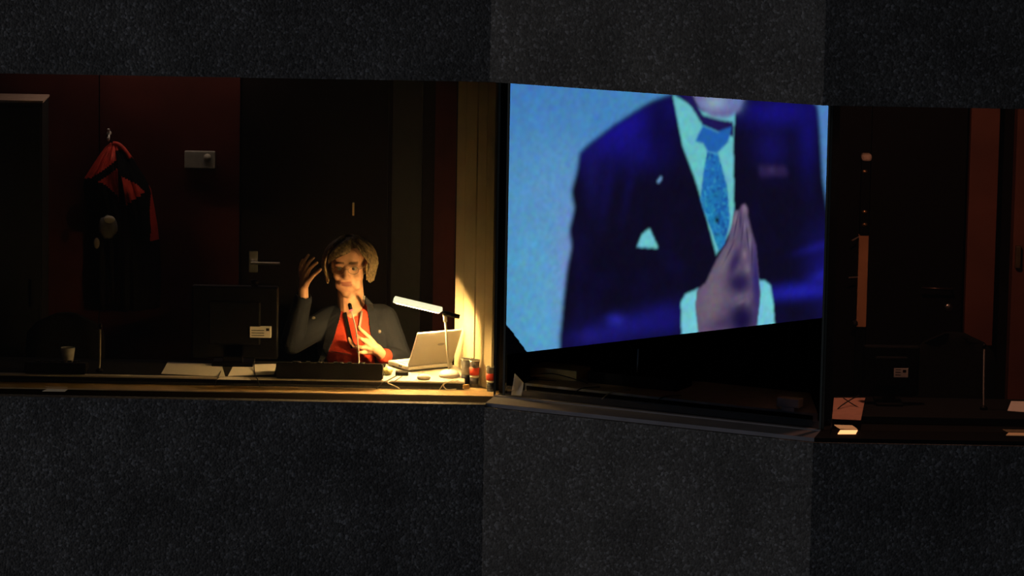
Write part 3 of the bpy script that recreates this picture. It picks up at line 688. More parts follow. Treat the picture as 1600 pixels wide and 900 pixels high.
# ------------------------------------------------------------------ chairs
def make_chair(label, c, rz=0):
    root = thing('office_chair', label, 'chair', (c.x, c.y, FLOOR), 'office chairs in the booths')
    zs = c.z-FLOOR
    bm = NB(); box(bm, (-.22, -.22, zs-.06), (.22, .22, zs), None, .025); obj('seat', bm, M_blackf, root)
    bm = NB(); N_ = 10
    rows = []
    for j in range(N_+1):
        t = j/N_; z = zs+.16+.40*t; w = .175*(1-(2*t-1)**6*.35)*(1 if t < .75 else math.sqrt(max(.08, 1-((t-.75)/.25)**2*.85)))
        y = .24+.05*t; rows.append([bm.verts.new((w*s_, y+.03*(1-abs(s_)**2)-.03+dy, z)) for s_, dy in ((-1, 0), (-.5, 0), (0, 0), (.5, 0), (1, 0), (1, .04), (.5, .04), (0, .04), (-.5, .04), (-1, .04))])
    for a, b in zip(rows, rows[1:]):
        for k in range(10): bm.faces.new((a[k], a[(k+1) % 10], b[(k+1) % 10], b[k]))
    bm.faces.new(rows[0]); bm.faces.new(rows[-1]); obj('backrest', bm, M_blackf, root, True)
    bm = NB(); tube(bm, [(0, .18, zs-.05), (0, .29, zs-.04), (0, .29, zs+.2)], .018); obj('back_support', bm, M_black, root)
    bm = NB(); tube(bm, [(0, 0, .07), (0, 0, zs-.055)], .025); obj('post', bm, M_black, root)
    for k in range(5):
        a = 2*math.pi*k/5+.3; bm = NB(); tube(bm, [(0, 0, .08), (.26*math.cos(a), .26*math.sin(a), .05)], [.022, .014], 8); lg = obj('leg', bm, M_black, root)
        bm = NB(); ell(bm, (.26*math.cos(a), .26*math.sin(a), .025), (.022, .022, .025), None, 10); obj('caster', bm, M_black, lg)
    root.rotation_euler[2] = rz; return root
make_chair('black office chair that the woman in the charcoal jacket sits on', Vector((HIP.x, HIP.y+.02, HIP.z-.125)))
zt = HIP.z-.125
def chair_at(px, topy, y, label):
    # backrest top is zs+.56 ; place so that the top meets the pixel
    p = P(px, topy, y+.28); return make_chair(label, Vector((p.x, y, p.z-.56)))
chair_at(103, 490, 1.05, 'empty black office chair at the far left desk')
p = MB.px(1120, 542, 1.10); c_ = make_chair('dark office chair below the mirrored picture', Vector((p.x, p.y-.25, p.z-.56)), -ANG)
p = RB.px(1492, 522, 1.2); make_chair('dark office chair in the right booth beside the round door lock', Vector((p.x, p.y-.26, p.z-.56)))

# ------------------------------------------------------------------ desk lamp
def desk_lamp():
    b0 = PZ(702, 588.5, DZ); root = thing('desk_lamp', 'glowing fluorescent desk lamp with white pole and base', 'lamp', b0)
    bm = NB(); lathe(bm, [(.042, 0), (.046, .006), (.043, .016), (.030, .026), (.012, .032), (.0005, .033)], b0, 28); part('base', bm, M_white, root, True)
    j = P(695, 491, b0.y)
    bm = NB(); tube(bm, [b0+Vector((0, 0, .02)), b0.lerp(j, .5), j], [.0055, .005, .005]); part('pole', bm, M_white, root, True)
    bm = NB(); mid_ = b0.lerp(j, .88); tube(bm, [mid_, j], .0085); part('pole_sleeve', bm, M_white, root, True)
    bm = NB(); a = P(692, 489, j.y); e = P(718, 495, j.y-.01); tube(bm, [a, a.lerp(e, .3), e], [.011, .012, .009]); part('joint', bm, M_black, root, True)
    t1 = P(686, 486, j.y+.008); t0 = P(620, 470.5, j.y+.07)
    ax = (t1-t0).normalized(); s_ = ax.cross(Vector((0, 0, 1))).normalized(); up = s_.cross(ax)
    if s_.y < 0: s_ = -s_                                     # s_ points to the woman's side
    tl = math.radians(TILT); s_, up = s_*math.cos(tl)+up*math.sin(tl), up*math.cos(tl)-s_*math.sin(tl)
    bm = NB(); tube(bm, [t0, t1], .0105, 16)
    part('lamp_tube', bm, mat('lamp_tube', (.9, .85, .6), .4, emit=(1.0, .59, .205), estr=LAMP), root, True)
    # translucent cover over the upper half of the tube, faintly glowing, with closed ends
    bm = NB(); rows = []; n = 14; R1, R2 = .0185, .0200
    for p_ in (t0-ax*.010, t0+ax*.004, t1-ax*.004, t1+ax*.008):
        k_ = .72 if p_ in () else 1
        rows.append([bm.verts.new(p_+s_*(r*math.cos(an))+up*(r*math.sin(an))) for r in (R1, R2) for an in [math.radians(-10+200*k/n) for k in range(n+1)]])
    for a, b in zip(rows, rows[1:]):
        for k in range(n):
            bm.faces.new((a[k], a[k+1], b[k+1], b[k])); bm.faces.new((a[n+1+k], a[n+2+k], b[n+2+k], b[n+1+k]))
        for k in (0, n): bm.faces.new((a[k], a[n+1+k], b[n+1+k], b[k]))
    for r in (rows[0], rows[-1]): bm.faces.new(r[n+1:])
    part('cover', bm, mat('glowing_cover', (.8, .8, .7), .5, emit=(1.0, .96, .62), estr=1.25), root)
desk_lamp()

# ------------------------------------------------------------------ laptop
def laptop():
    hl = PZ(637, 577, DZ+.012); an = math.radians(33); hx = Vector((math.cos(an), math.sin(an), 0)); inn = Vector((-math.sin(an), math.cos(an), 0)); Wd = .225
    root = thing('laptop', 'open white laptop with its lid turned to the glass beside the lamp', 'laptop', (hl.x, hl.y, DZ))
    Mx = Matrix(((hx.x, inn.x, 0, hl.x), (hx.y, inn.y, 0, hl.y), (0, 0, 1, DZ), (0, 0, 0, 1)))
    bm = NB(); box(bm, (0, -.005, .006), (Wd, .165, .026), Mx, .005); base = part('base', bm, M_white, root)
    bm = NB()
    for i in range(12):
        for j in range(4): box(bm, (.014+i*.0165, .04+j*.017, .0255), (.028+i*.0165, .054+j*.017, .0285), Mx)
    k_ = part('keyboard', bm, mat('grey_keys', (.5, .49, .46), .6), root); k_.parent = root; k_['kind'] = 'stuff'
    for sx in (.02, Wd-.02):
        for sy in (.02, .14): bm = NB(); box(bm, (sx-.008, sy-.008, 0), (sx+.008, sy+.008, .0058), Mx); part('foot', bm, M_black, root)
    tilt = math.atan2(.075, .155)
    LM = Mx @ Matrix.Translation((0, .0, .027)) @ Matrix.Rotation(tilt, 4, 'X')
    bm = NB(); box(bm, (0, -.006, 0), (Wd, .004, .172), LM, .004); lid = part('lid', bm, M_white, root)
    bm = NB(); box(bm, (.012, .0042, .014), (Wd-.012, .0055, .160), LM); part('screen', bm, mat('dim_screen', (.02, .02, .022), .3), root)
    bm = NB(); Lm = LM @ Matrix.Translation((Wd*.60, -.0062, .105)) @ Matrix.Rotation(math.radians(90), 4, 'X') @ Matrix.Scale(.36, 4, (0, 1, 0))
    lathe(bm, [(.018, 0), (.018, .0006), (.0005, .0006)], seg=20, M=Lm); part('emblem', bm, mat('grey_emblem', (.42, .41, .40), .4), root)
    bm = NB()
    for q in (.02, .034): box(bm, (-.0008, q+.03, .012), (.0006, q+.038, .02), Mx)
    part('port', bm, M_black, root)
laptop()

# ------------------------------------------------------------------ console, microphones, monitor
def console(b, p0, wd, dp, ht, label):
    q = b.loc(p0); root = thing('interpreter_console', label, 'console', p0, 'interpreter consoles on the desks')
    root.rotation_euler[2] = math.atan2(b.u.y, b.u.x)
    bm = NB(); vs_ = [bm.verts.new(v) for v in ((0, 0, 0), (wd, 0, 0), (wd, dp, 0), (0, dp, 0), (0, 0, ht), (wd, 0, ht), (wd, dp, ht*.55), (0, dp, ht*.55))]
    for f in ((3, 2, 1, 0), (4, 5, 6, 7), (0, 1, 5, 4), (1, 2, 6, 5), (2, 3, 7, 6), (3, 0, 4, 7)): bm.faces.new([vs_[i] for i in f])
    bmesh.ops.bevel(bm, geom=bm.edges[:], offset=.004, segments=2, affect='EDGES'); obj('body', bm, M_black, root)
    for k in range(4):
        bm = NB(); lathe(bm, [(.012, -.006), (.011, .006), (.0005, .0065)], (wd*(.2+.2*k), dp*.5, ht*.775), 14); obj('knob', bm, M_black, root, True)
    for k in range(6):
        bm = NB(); box(bm, (wd*(.14+.13*k), dp*.7, ht*.68), (wd*(.14+.13*k)+.018, dp*.7+.012, ht*.69+.006)); obj('button', bm, M_grey, root)
    return root
console(LB, PZ(431, 591.5, DZ+.0024), (PZ(598, 597, DZ)-PZ(431, 595, DZ)).x, .17, .070, 'black interpreter console in front of the gesturing woman')
pm = PZ(905, 602, DZ); pm = MB.at(MB.loc(pm).x, .52, DZ); console(MB, pm, .42, .16, .05, 'black interpreter console in the middle booth beside a tall microphone')
def mic(name, label, base, pts, r, m, red=False, head=.03):
    root = thing('gooseneck_microphone', label, 'microphone', base, 'gooseneck microphones')
    bm = NB(); lathe(bm, [(.016, 0), (.016, .010), (.008, .016), (.0005, .0165)], base, 18); part('base', bm, M_black, root, True)
    path = catmull([base+Vector((0, 0, .012))]+pts, 6); bm = NB(); tube(bm, path, r, 8); part('stem', bm, m, root, True)
    t = (path[-1]-path[-2]).normalized(); a = path[-1]
    bm = NB(); tube(bm, [a, a+t*.004, a+t*head, a+t*(head+.006)], [.005, .0075, .0085, .004], 12); part('capsule', bm, M_black, root, True)
    if red:
        bm = NB(); tube(bm, [a-t*.001, a+t*.007], .0086, 12); part('light_ring', bm, mat('red_ring', (.5, .05, .05), .4, emit=(1, .12, .10), estr=1.6), root, True)
    return root
cb = PZ(561, 585, DZ); ym = .62
mic('a', 'microphone with red light ring in front of the woman', PZ(561, 573, DZ+.0024), [P(560, 545, .70), P(556, 515, .70), P(549, 486, .71)], .0034, mat('grey_stem', (.25, .22, .18), .4), True)
mst = mat('pale_stem', (.42, .38, .30), .35, metal=.3)
mic('b', 'thin upright microphone before the empty far left chair', PZ(155, 581, DZ+.0024), [P(156, 560, PZ(155, 581, DZ).y), P(156.5, 514, PZ(155, 581, DZ).y)], .0042, mst, head=.02)
pmm = PZ(995, 592, DZ); q = MB.loc(pmm); pmm = MB.at(q.x, q.y, DZ)
mic('c', 'thin upright microphone under the mirrored picture', pmm, [P(996, 575, pmm.y), P(997.5, 545, pmm.y)], .0035, mat('grey_stem2', (.80, .77, .74), .4), head=.015)
pmr = PZ(1537, 640, DZ)
mic('d', 'thin upright microphone in front of the right booth chair', pmr, [P(1537, 600, pmr.y), P(1538, 545, pmr.y)], .0032, MATS['grey_stem2'], head=.015)

def monitor(b, px0, px1, py0, py1, v, label, stick):
    a = b.px(px0, py1, v); c = b.px(px1, py1, v); t = b.px(px0, py0, v); w = (b.loc(c)-b.loc(a)).x; hh = t.z-a.z
    base = Vector((a.x, a.y, DZ+(.0024 if b is LB else 0))); root = thing('monitor', label, 'monitor', base); root.rotation_euler[2] = math.atan2(b.u.y, b.u.x)
    z0 = a.z-DZ
    bm = NB(); box(bm, (0, 0, z0), (w, .045, z0+hh), None, .008); obj('casing', bm, M_black, root)
    bm = NB(); box(bm, (w*.2, -.018, z0+hh*.2), (w*.8, .001, z0+hh*.8), None, .008); obj('rear_bulge', bm, M_black, root)
    bm = NB(); box(bm, (.018, .0452, z0+.018), (w-.018, .047, z0+hh-.018)); obj('screen', bm, mat('off_screen', (.01, .01, .012), .2), root)
    bm = NB(); box(bm, (w*.36, .0, .012), (w*.60, .03, z0+.08), None, .004); obj('neck', bm, M_black, root)
    bm = NB(); box(bm, (w*.24, -.04, 0), (w*.72, .13, .012), None, .004); obj('foot', bm, M_black, root)
    if stick:
        s0 = b.loc(b.px(stick[0], stick[3], v)).x-b.loc(a).x; s1 = b.loc(b.px(stick[2], stick[3], v)).x-b.loc(a).x
        zz0 = b.px(stick[0], stick[3], v).z-DZ; zz1 = b.px(stick[0], stick[1], v).z-DZ
        bm = NB(); box(bm, (s0, -.0196 if s0 < w*.8 else -.0015, zz0), (s1, -.0002, zz1)); st = obj('sticker', bm, M_paper, root)
        for k in range(3):
            bm = NB(); box(bm, (s0+.006, -.0205, zz0+.008+k*.011), (s1-.03, -.0196, zz0+.011+k*.011)); obj('print_line', bm, M_grey, st)
        bm = NB(); box(bm, (s1-.022, -.0205, zz1-.018), (s1-.008, -.0196, zz1-.006)); obj('print_mark', bm, M_grey, st)
    return root
mon = monitor(LB, 299, 434, 447, 560, .62, 'black flat monitor seen from behind with pale sticker, left of the woman', (391, 510, 424, 527))
p = P(398, 446, .625)
wc = thing('webcam', 'small dark webcam sitting on top of the left monitor', 'webcam', P(398, 446.5, .64))
bm = NB(); ell(bm, wc.location+Vector((0, 0, .016)), (.018, .012, .013), None, 14); part('camera_body', bm, M_black, wc, True)
bm = NB(); box(bm, wc.location+Vector((-.014, -.012, 0)), wc.location+Vector((.014, .012, .006))); part('clip', bm, M_black, wc)
monitor(RB, 1347, 1435, 540, 618, .62, 'dark monitor in the right booth above the orange-lit paper', (1396, 574, 1418, 588))

x9 = LB.loc(PZ(600, 585, DZ)).x
bm = NB(); box(bm, (LB.u0+.05, .365, DZ+.0001), (x9, .735, DZ+.0022), LB.M); tag(obj('desk_mat', bm, mat('dark_mat', (.008, .0075, .007), .8, spec=.1)), 'long dark mat covering the left part of the pale desk', 'mat')
# ------------------------------------------------------------------ papers and small things on the left desk
def sheet(label, corners_px, z, b=None, th=.0012, m=M_paper, group=None):
    pts = [PZ(x, y, z) for x, y in corners_px]; bm = NB()
    lo = [bm.verts.new(p) for p in pts]; hi = [bm.verts.new(p+Vector((0, 0, th))) for p in pts]
    bm.faces.new(lo[::-1]); bm.faces.new(hi); n = len(pts)
    for k in range(n): bm.faces.new((lo[k], lo[(k+1) % n], hi[(k+1) % n], hi[k]))
    o = obj('paper_sheet', bm, m); return tag(o, label, 'paper', group)
sheet('white paper sheet lying behind the left monitor stand on the left', [(252, 584), (352, 589), (346, 569), (262, 566)], DZ+.0025)
sheet('white paper sheet lying behind the left monitor stand on the right', [(356, 588), (428, 585), (432, 569), (366, 569)], DZ+.0025)
sheet('curled paper edge at the foot of the left monitor', [(339, 593), (392, 594), (386, 589), (345, 590)], DZ+.0040)
sheet('small white glint on the far left sill, painted as a thin sheet', [(66, 611.5), (101, 612), (106, 608.5), (74, 608)], -.0035)  # white sheet paints a small reflection onto the sill
# crumpled pale yellow item, mouse, power adapter
bm = NB(); c = PZ(606, 586, DZ); bmesh.ops.create_icosphere(bm, subdivisions=3, radius=1)
for v in bm.verts:
    k = 1+.10*math.sin(7*v.co.x+3*v.co.z)+.07*math.sin(11*v.co.y+5*v.co.x); v.co = Vector((c.x+v.co.x*.021*k, c.y+v.co.y*.021*k, DZ+.0195+v.co.z*.0185*k))
tag(obj('crumpled_paper', bm, mat('pale_yellow', (.72, .70, .30), .6), None, True), 'crumpled pale yellow lump at the right end of the black console', 'paper')
c = PZ(662, 593, DZ); ms = thing('computer_mouse', 'small pale mouse on the desk in front of the laptop', 'mouse', c)
bm = NB(); ell(bm, c+Vector((0, 0, .010)), (.030, .020, .014), None, 18)
for v in bm.verts: v.co.z = max(v.co.z, DZ+.0005)
part('shell', bm, mat('grey_white', (.55, .52, .44), .4), ms, True)
bm = NB(); ell(bm, c+Vector((-.018, 0, .019)), (.006, .002, .004), None, 10); part('wheel', bm, M_black, ms, True)
c = PZ(628, 587, DZ); bm = NB(); box(bm, (c.x-.028, c.y-.01, DZ), (c.x+.028, c.y+.03, DZ+.018), None, .004); tag(obj('power_adapter', bm, M_black), 'small black adapter between the yellow lump and the laptop', 'adapter')
def cable(label, pts, r=.0022, m=M_cable, group=None):
    bm = NB(); tube(bm, catmull(pts, 8), r, 7); return tag(obj('cable', bm, m, None, True), label, 'cable', group)
zc = DZ+.003
cable('pale cable falling over the desk edge below the lamp base', [PZ(708, 594, zc), PZ(699, 597, zc), PZ(694, 599, zc+.002), P(690, 604, 0.320), P(685, 611, 0.313), PZ(683, 613, .003)], m=M_wcable)
cable('pale cable curling back under the desk edge near the lamp', [PZ(716, 594, zc), PZ(703, 597, zc), P(694, 600, 0.322), P(694, 605, 0.316), P(700, 609, 0.314), P(713, 608, 0.318)], m=M_wcable)
cable('pale cable looping off the desk front beside the console', [PZ(612, 594, zc), PZ(606, 598, zc), P(612, 601, 0.320), P(621, 605, 0.315), P(627, 610.5, 0.312)], m=M_wcable)
cable('black cable running from the console across the desk to the left edge', [PZ(625, 584, zc), PZ(612, 591, zc), PZ(600, 597, zc), P(594, 602, 0.320), P(588, 608, 0.314)])
cable('second black cable running diagonally beside the yellow lump', [PZ(628, 588, zc), PZ(619, 594, zc), PZ(610, 598, zc)], r=.0018)
cable('black cable hanging before the paper under the monitor', [P(398, 562, .60), P(397, 572, .56), PZ(399, 587, zc), PZ(402.5, 593, zc+.003), P(405, 600, .317), P(406, 608, .315)])
cable('black cable arching on the desk left of the monitor stand', [PZ(345, 580, zc), PZ(341, 590, zc), P(337, 597, 0.320), P(336, 607, 0.314)])
# cups
def cup(label, px, pyb, v, r, h_, band, z=.0005):
    c = LB.px(px, pyb, v); c = Vector((c.x, v, z)); root = thing('plastic_cup', label, 'cup', c, 'plastic cups by the cream boards')
    def wall(bm, z0, z1, out=0.):
        f = lambda t: r*(.78+.22*t)+out
        lathe(bm, [(f(z0/h_), z0), (f(z1/h_), z1), (f(z1/h_)-.0012-out, z1), (f(z0/h_)-.0012-out, z0), (f(z0/h_), z0)], c, 22)
    cg = mat('clear_plastic', (.75, .75, .72), .15, trans=.8, var=.02)
    bm = NB(); wall(bm, .001, h_); lathe(bm, [(r*.77, 0), (r*.77, .0025), (.0005, .0025)], c, 22); part('cup_wall', bm, cg, root, True)
    bm = NB(); lathe(bm, [(r+.001, h_-.004), (r+.001, h_), (r-.002, h_), (r-.002, h_-.004), (r+.001, h_-.004)], c, 22); part('rim', bm, M_white, root, True)
    if band:
        bm = NB(); wall(bm, h_*.45, h_*.72, .0008); part('red_band', bm, mat('red_print', (.65, .06, .03), .5), root, True)
        bm = NB(); wall(bm, h_*.36, h_*.43, .0008); part('white_band', bm, M_white, root, True)
        bm = NB(); wall(bm, h_*.12, h_*.34, .0008); part('dark_band', bm, mat('dark_print', (.02, .022, .04), .5), root, True)
    else:
        bm = NB(); wall(bm, h_*.08, h_*.42, .0008); part('dark_band', bm, mat('dark_print', (.02, .022, .04), .5), root, True)
cup('clear plastic cup with dark foot, nearest to the laptop', 728, 598, .43, .024, .118, False)
cup('plastic cup with red band standing between the clear cup and the glass corner', 741, 599, .40, .022, .118, True)
cup('copy of the red-banded cup standing in for its reflection at the dark glass corner', 766, 599, .305, .018, .108, True)  # solid cup built in place of a reflection of the others
c = PZ(728, 609, .0125); bm = NB(); box(bm, (-.014, -.006, 0), (.014, .006, .02), Matrix.Translation((c.x, c.y+.02, .0122)) @ Matrix.Rotation(.5, 4, 'Z'), .003); tag(obj('cable_plug', bm, mat('brown_plug', (.30, .18, .06), .5)), 'small brown plug on the sill below the cups', 'plug')
bg = thing('clear_tumbler', 'small clear tumbler on the far left desk before the chair', 'cup', PZ(106, 566, DZ+.0024))
bm = NB(); lathe(bm, [(.024, 0), (.031, .065), (.0295, .065), (.023, .004), (.0005, .004)], bg.location, 24); part('glass_wall', bm, mat('hazy_glass', (.6, .6, .6), .25, trans=.4), bg, True)
bm = NB(); lathe(bm, [(.0225, .0045), (.026, .034), (.0005, .034)], bg.location, 20); part('water', bm, mat('tumbler_water', (.7, .72, .75), .1, trans=.9), bg, True)
# dark low box left of chair (second console)
console(LB, PZ(38, 584, DZ+.0024), .26, .15, .05, 'black interpreter console before the empty far left chair')

# ------------------------------------------------------------------ back of the left booth: cabinet, jacket on hook, thermostat
CY = 2.02; c0 = P(66, 300, CY); zt_ = P(30, 160, CY).z
cab = thing('tall_cabinet', 'tall grey cabinet with pale top at the far left', 'cabinet', (c0.x-.35, 2.15, FLOOR))
bm = NB(); box(bm, (c0.x-.80, CY, FLOOR), (c0.x, 2.28, zt_)); part('body', bm, M_grey, cab)
bm = NB(); box(bm, (c0.x-.80, CY-.01, zt_+.0005), (c0.x+.005, 2.28, zt_+.010)); part('top', bm, mat('pale_cabinet_top', (.55, .40, .32), .6), cab)
bm = NB(); box(bm, (c0.x-.79, CY-.015, FLOOR+.08), (c0.x-.008, CY-.0005, zt_-.02)); dd = part('door', bm, M_grey, cab)
bm = NB(); tube(bm, [(c0.x-.05, CY-.02, .05), (c0.x-.05, CY-.02, .18)], .005); part('handle', bm, M_black, cab)
pt = P(312, 263, BACKV-.03); a = P(288, 263, BACKV-.03); e = P(336, 237, BACKV-.03)
th = thing('thermostat', 'small pale rectangular control box on the dark red wall', 'control box', (pt.x, BACKV, a.z))
bm = NB(); box(bm, (a.x, BACKV-.03, a.z), (e.x, BACKV-.0005, e.z), None, .004); part('casing', bm, mat('grey_beige', (.30, .29, .26), .6), th)
k = P(324, 246, BACKV-.031); bm = NB(); lathe(bm, [(.017, 0), (.016, .008), (.0005, .009)], seg=20, M=Matrix.Translation((k.x, BACKV-.0298, k.z)) @ Matrix.Rotation(math.radians(90), 4, 'X')); part('dial', bm, mat('grey_dial', (.5, .47, .4), .5), th, True)
hk = P(170, 216, BACKV-.02); root = thing('coat_hook', 'small bright steel coat hook above the hanging red jacket', 'hook', (hk.x, BACKV, hk.z))
bm = NB(); lathe(bm, [(.011, 0), (.011, .005), (.0005, .006)], seg=16, M=Matrix.Translation((hk.x, BACKV-.0005, hk.z+.022)) @ Matrix.Rotation(math.radians(90), 4, 'X')); part('plate', bm, M_hook, root, True)
bm = NB(); tube(bm, catmull([(hk.x, BACKV-.004, hk.z+.02), (hk.x, BACKV-.02, hk.z+.012), (hk.x, BACKV-.03, hk.z-.006), (hk.x, BACKV-.048, hk.z-.004), (hk.x, BACKV-.052, hk.z+.008)], 5), .0055, 10); part('prong', bm, M_hook, root, True)
bm = NB(); tube(bm, catmull([(hk.x, BACKV-.004, hk.z+.03), (hk.x, BACKV-.03, hk.z+.036), (hk.x, BACKV-.036, hk.z+.046)], 5), .005, 10); part('upper_prong', bm, M_hook, root, True)

def hanging_jacket():
    yb = BACKV-.015
    top = P(178, 223, yb); root = thing('jacket', 'red and black jacket hanging from the steel hook', 'jacket', (top.x, yb, top.z-.75))
    # outline half-widths by pixel row; folds by a sum of waves
    L_ = [(222, 174, 186), (230, 164, 196), (245, 153, 207), (262, 142, 217), (278, 132, 227), (295, 130, 236), (320, 137, 241), (350, 141, 246), (385, 141, 250), (430, 142, 252), (480, 146, 250)]
    n, seg = len(L_), 36; bm = NB(); rows = []
    for j, (py, xl, xr) in enumerate(L_):
        row = []; k0 = j/(n-1); dep = .02+.10*min(1, k0*3.)
        for s_ in range(seg+1):
            t = s_/seg; px = xl+(xr-xl)*t; q = P(px, py, yb)
            bulge = math.sin(math.pi*t)**.6
            fold = .020*math.sin(3.1*math.pi*t+1.2*k0*3)+.013*math.sin(7.3*math.pi*t-2.4*k0*2+.7)+.008*math.sin(13*math.pi*t+5*k0)
            q.y = yb-.004-dep*bulge*(.75)-abs(fold)*bulge*min(1, k0*4+.15)*1.4; row.append(bm.verts.new(q))
        rows.append(row)
    for a, b in zip(rows, rows[1:]):
        for k in range(seg): bm.faces.new((a[k], a[k+1], b[k+1], b[k]))
    me = bpy.data.meshes.new('shell'); bm.normal_update()
    if sum((f.normal.y for f in bm.faces)) > 0: bmesh.ops.reverse_faces(bm, faces=bm.faces[:])
    bmesh.ops.translate(bm, verts=bm.verts, vec=-Vector(root.location)); bm.to_mesh(me); bm.free()
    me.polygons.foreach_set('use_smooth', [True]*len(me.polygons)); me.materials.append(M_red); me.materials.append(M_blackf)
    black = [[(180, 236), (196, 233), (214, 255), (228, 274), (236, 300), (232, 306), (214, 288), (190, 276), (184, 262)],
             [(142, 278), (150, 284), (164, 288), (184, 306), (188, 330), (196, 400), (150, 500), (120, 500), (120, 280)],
             [(182, 250), (185, 262), (166, 276), (152, 285), (136, 282), (160, 267)], [(120, 395), (260, 372), (260, 500), (120, 500)],  # painted shade: the shoulder crease, and the jacket fading dark below
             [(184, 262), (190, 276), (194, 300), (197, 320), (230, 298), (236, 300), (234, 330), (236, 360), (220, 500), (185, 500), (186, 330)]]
    def ip(pt, poly):
        x, y = pt; c = False
        for i in range(len(poly)):
            (x0, y0), (x1, y1) = poly[i], poly[(i+1) % len(poly)]
            if (y0 > y) != (y1 > y) and x < (x1-x0)*(y-y0)/(y1-y0)+x0: c = not c
        return c
    so = link('shell', me, None, root)
    b = NB(); b.from_mesh(me); bmesh.ops.subdivide_edges(b, edges=b.edges[:], cuts=5, use_grid_fill=True); b.to_mesh(me); b.free()
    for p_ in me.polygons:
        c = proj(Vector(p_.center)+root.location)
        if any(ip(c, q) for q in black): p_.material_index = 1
        p_.use_smooth = True
    md = so.modifiers.new('t', 'SOLIDIFY'); md.thickness = .006; md.offset = -1
    bm = NB(); tube(bm, catmull([P(178, 226, yb-.02), P(172, 220, yb-.03), P(169.5, 216.5, yb-.026), P(172, 219, yb-.01), P(182, 226, yb-.012)], 5), .002, 7); part('hanging_loop', bm, M_blackf, root)
    bm = NB()
    tube(bm, catmull([P(176, 224, yb-.03), P(186, 226, yb-.045), P(196, 236, yb-.05), P(203, 248, yb-.05)], 5), [.004]+[.010]*13+[.011, .004], 10); part('collar', bm, M_red, root, True)
    return root
hanging_jacket()
# grey knitted hat and glove hanging over the jacket
c = P(168, 352, BACKV-.185); bm = NB(); bmesh.ops.create_icosphere(bm, subdivisions=3, radius=1)
for v in bm.verts: k = 1+.06*math.sin(9*v.co.x+2*v.co.z); v.co = Vector((c.x+v.co.x*.045*k, c.y+.01+v.co.y*.028, c.z-.01+v.co.z*.055*k))
tag(obj('helmet_bag', bm, mat('grey_cloth', (.11, .11, .11), .75), None, True), 'dark grey rounded bag with painted highlight hanging in front of the jacket', 'bag')
bag = bpy.data.objects['helmet_bag']; bag.name = 'cloth_bag'
bm = NB(); ell(bm, P(171, 343, BACKV-.202), (.026, .010, .018), None, 16); obj('painted_highlight', bm, mat('painted_highlight', (.5, .47, .42), .6), bag, True)  # pale ellipsoid paints a highlight onto the bag
bm = NB(); ell(bm, P(151, 380, BACKV-.180), (.014, .010, .026), None, 16); obj('pale_tassel', bm, mat('tassel_grey', (.24, .21, .20), .7), bag, True)

# ------------------------------------------------------------------ middle booth bits
p0 = MB.px(799, 611, .255); p1 = MB.px(815, 611, .255)
bm = NB(); a = Vector((p0.x, p0.y, .0005)); e = Vector((p1.x, p1.y, .0005)); up = Vector((0, 0, 1)); nn = MB.v*.002
pr_ = [a, e, e+up*.052+MB.v*.02, a+up*.088+MB.v*.03]
lo = [bm.verts.new(p-nn) for p in pr_]; hi = [bm.verts.new(p+nn) for p in pr_]
bm.faces.new(lo[::-1]); bm.faces.new(hi)
for k in range(4): bm.faces.new((lo[k], lo[(k+1) % 4], hi[(k+1) % 4], hi[k]))
tag(obj('folded_card', bm, M_paper), 'white folded card standing in the middle booth corner by the glass edge', 'card')
q0 = MB.loc(PZ(815, 596, DZ)); bm = NB(); box(bm, (q0.x-.02, .52, DZ), (q0.x+.20, .66, DZ+.045), MB.M, .003)
tag(obj('cream_box', bm, M_cream), 'low cream box on the middle desk behind the white card', 'box')
cable('dark cable arching behind the white card in the middle booth', [MB.at(m0+.03, .46, zc), P(828, 592, MB.at(m0+.05, .46).y), P(848, 584, MB.at(m0+.1, .46).y), P(875, 586, MB.at(m0+.16, .47).y), MB.at(m0+.24, .49, zc)])
cable('small dark cable loop in front of the white card', [MB.at(m0-.04, .36, .016), P(798, 597, MB.at(m0-.02, .40).y), P(815, 592, MB.at(m0+.02, .42).y), MB.at(m0+.10, .47, zc)], r=.0018)
for i, px in enumerate((914, 962, 1042)):
    a_ = MB.loc(on_plane(px, 605, MB.at(0, .40), MB.v)).x
    cable(('short cable over the middle desk edge near the console', 'short cable over the middle desk edge under the microphone', 'short cable over the middle desk edge right of the microphone')[i], [MB.at(a_+.05, .44, zc), MB.at(a_+.01, .374, zc+.003), MB.at(a_-.015, .358, DZ-.006), MB.at(a_-.04, .35, .004)], r=.0022, m=M_cable if i != 1 else M_wcable)
c = MB.loc(PZ(1233, 642, DZ)); tp = thing('tape_dispenser', 'small pale grey box on a foot at the right end of the middle desk', 'box', MB.at(c.x, c.y, DZ)); tp.rotation_euler[2] = -ANG
bm = NB(); box(bm, (-.05, -.02, .018), (.05, .03, .055), None, .004); obj('body', bm, mat('pale_grey', (.85, .84, .84), .5), tp)
bm = NB(); box(bm, (-.03, -.018, 0), (.03, .02, .0178), None, .002); obj('foot', bm, MATS['pale_grey'], tp)
tp.name = 'small_box'

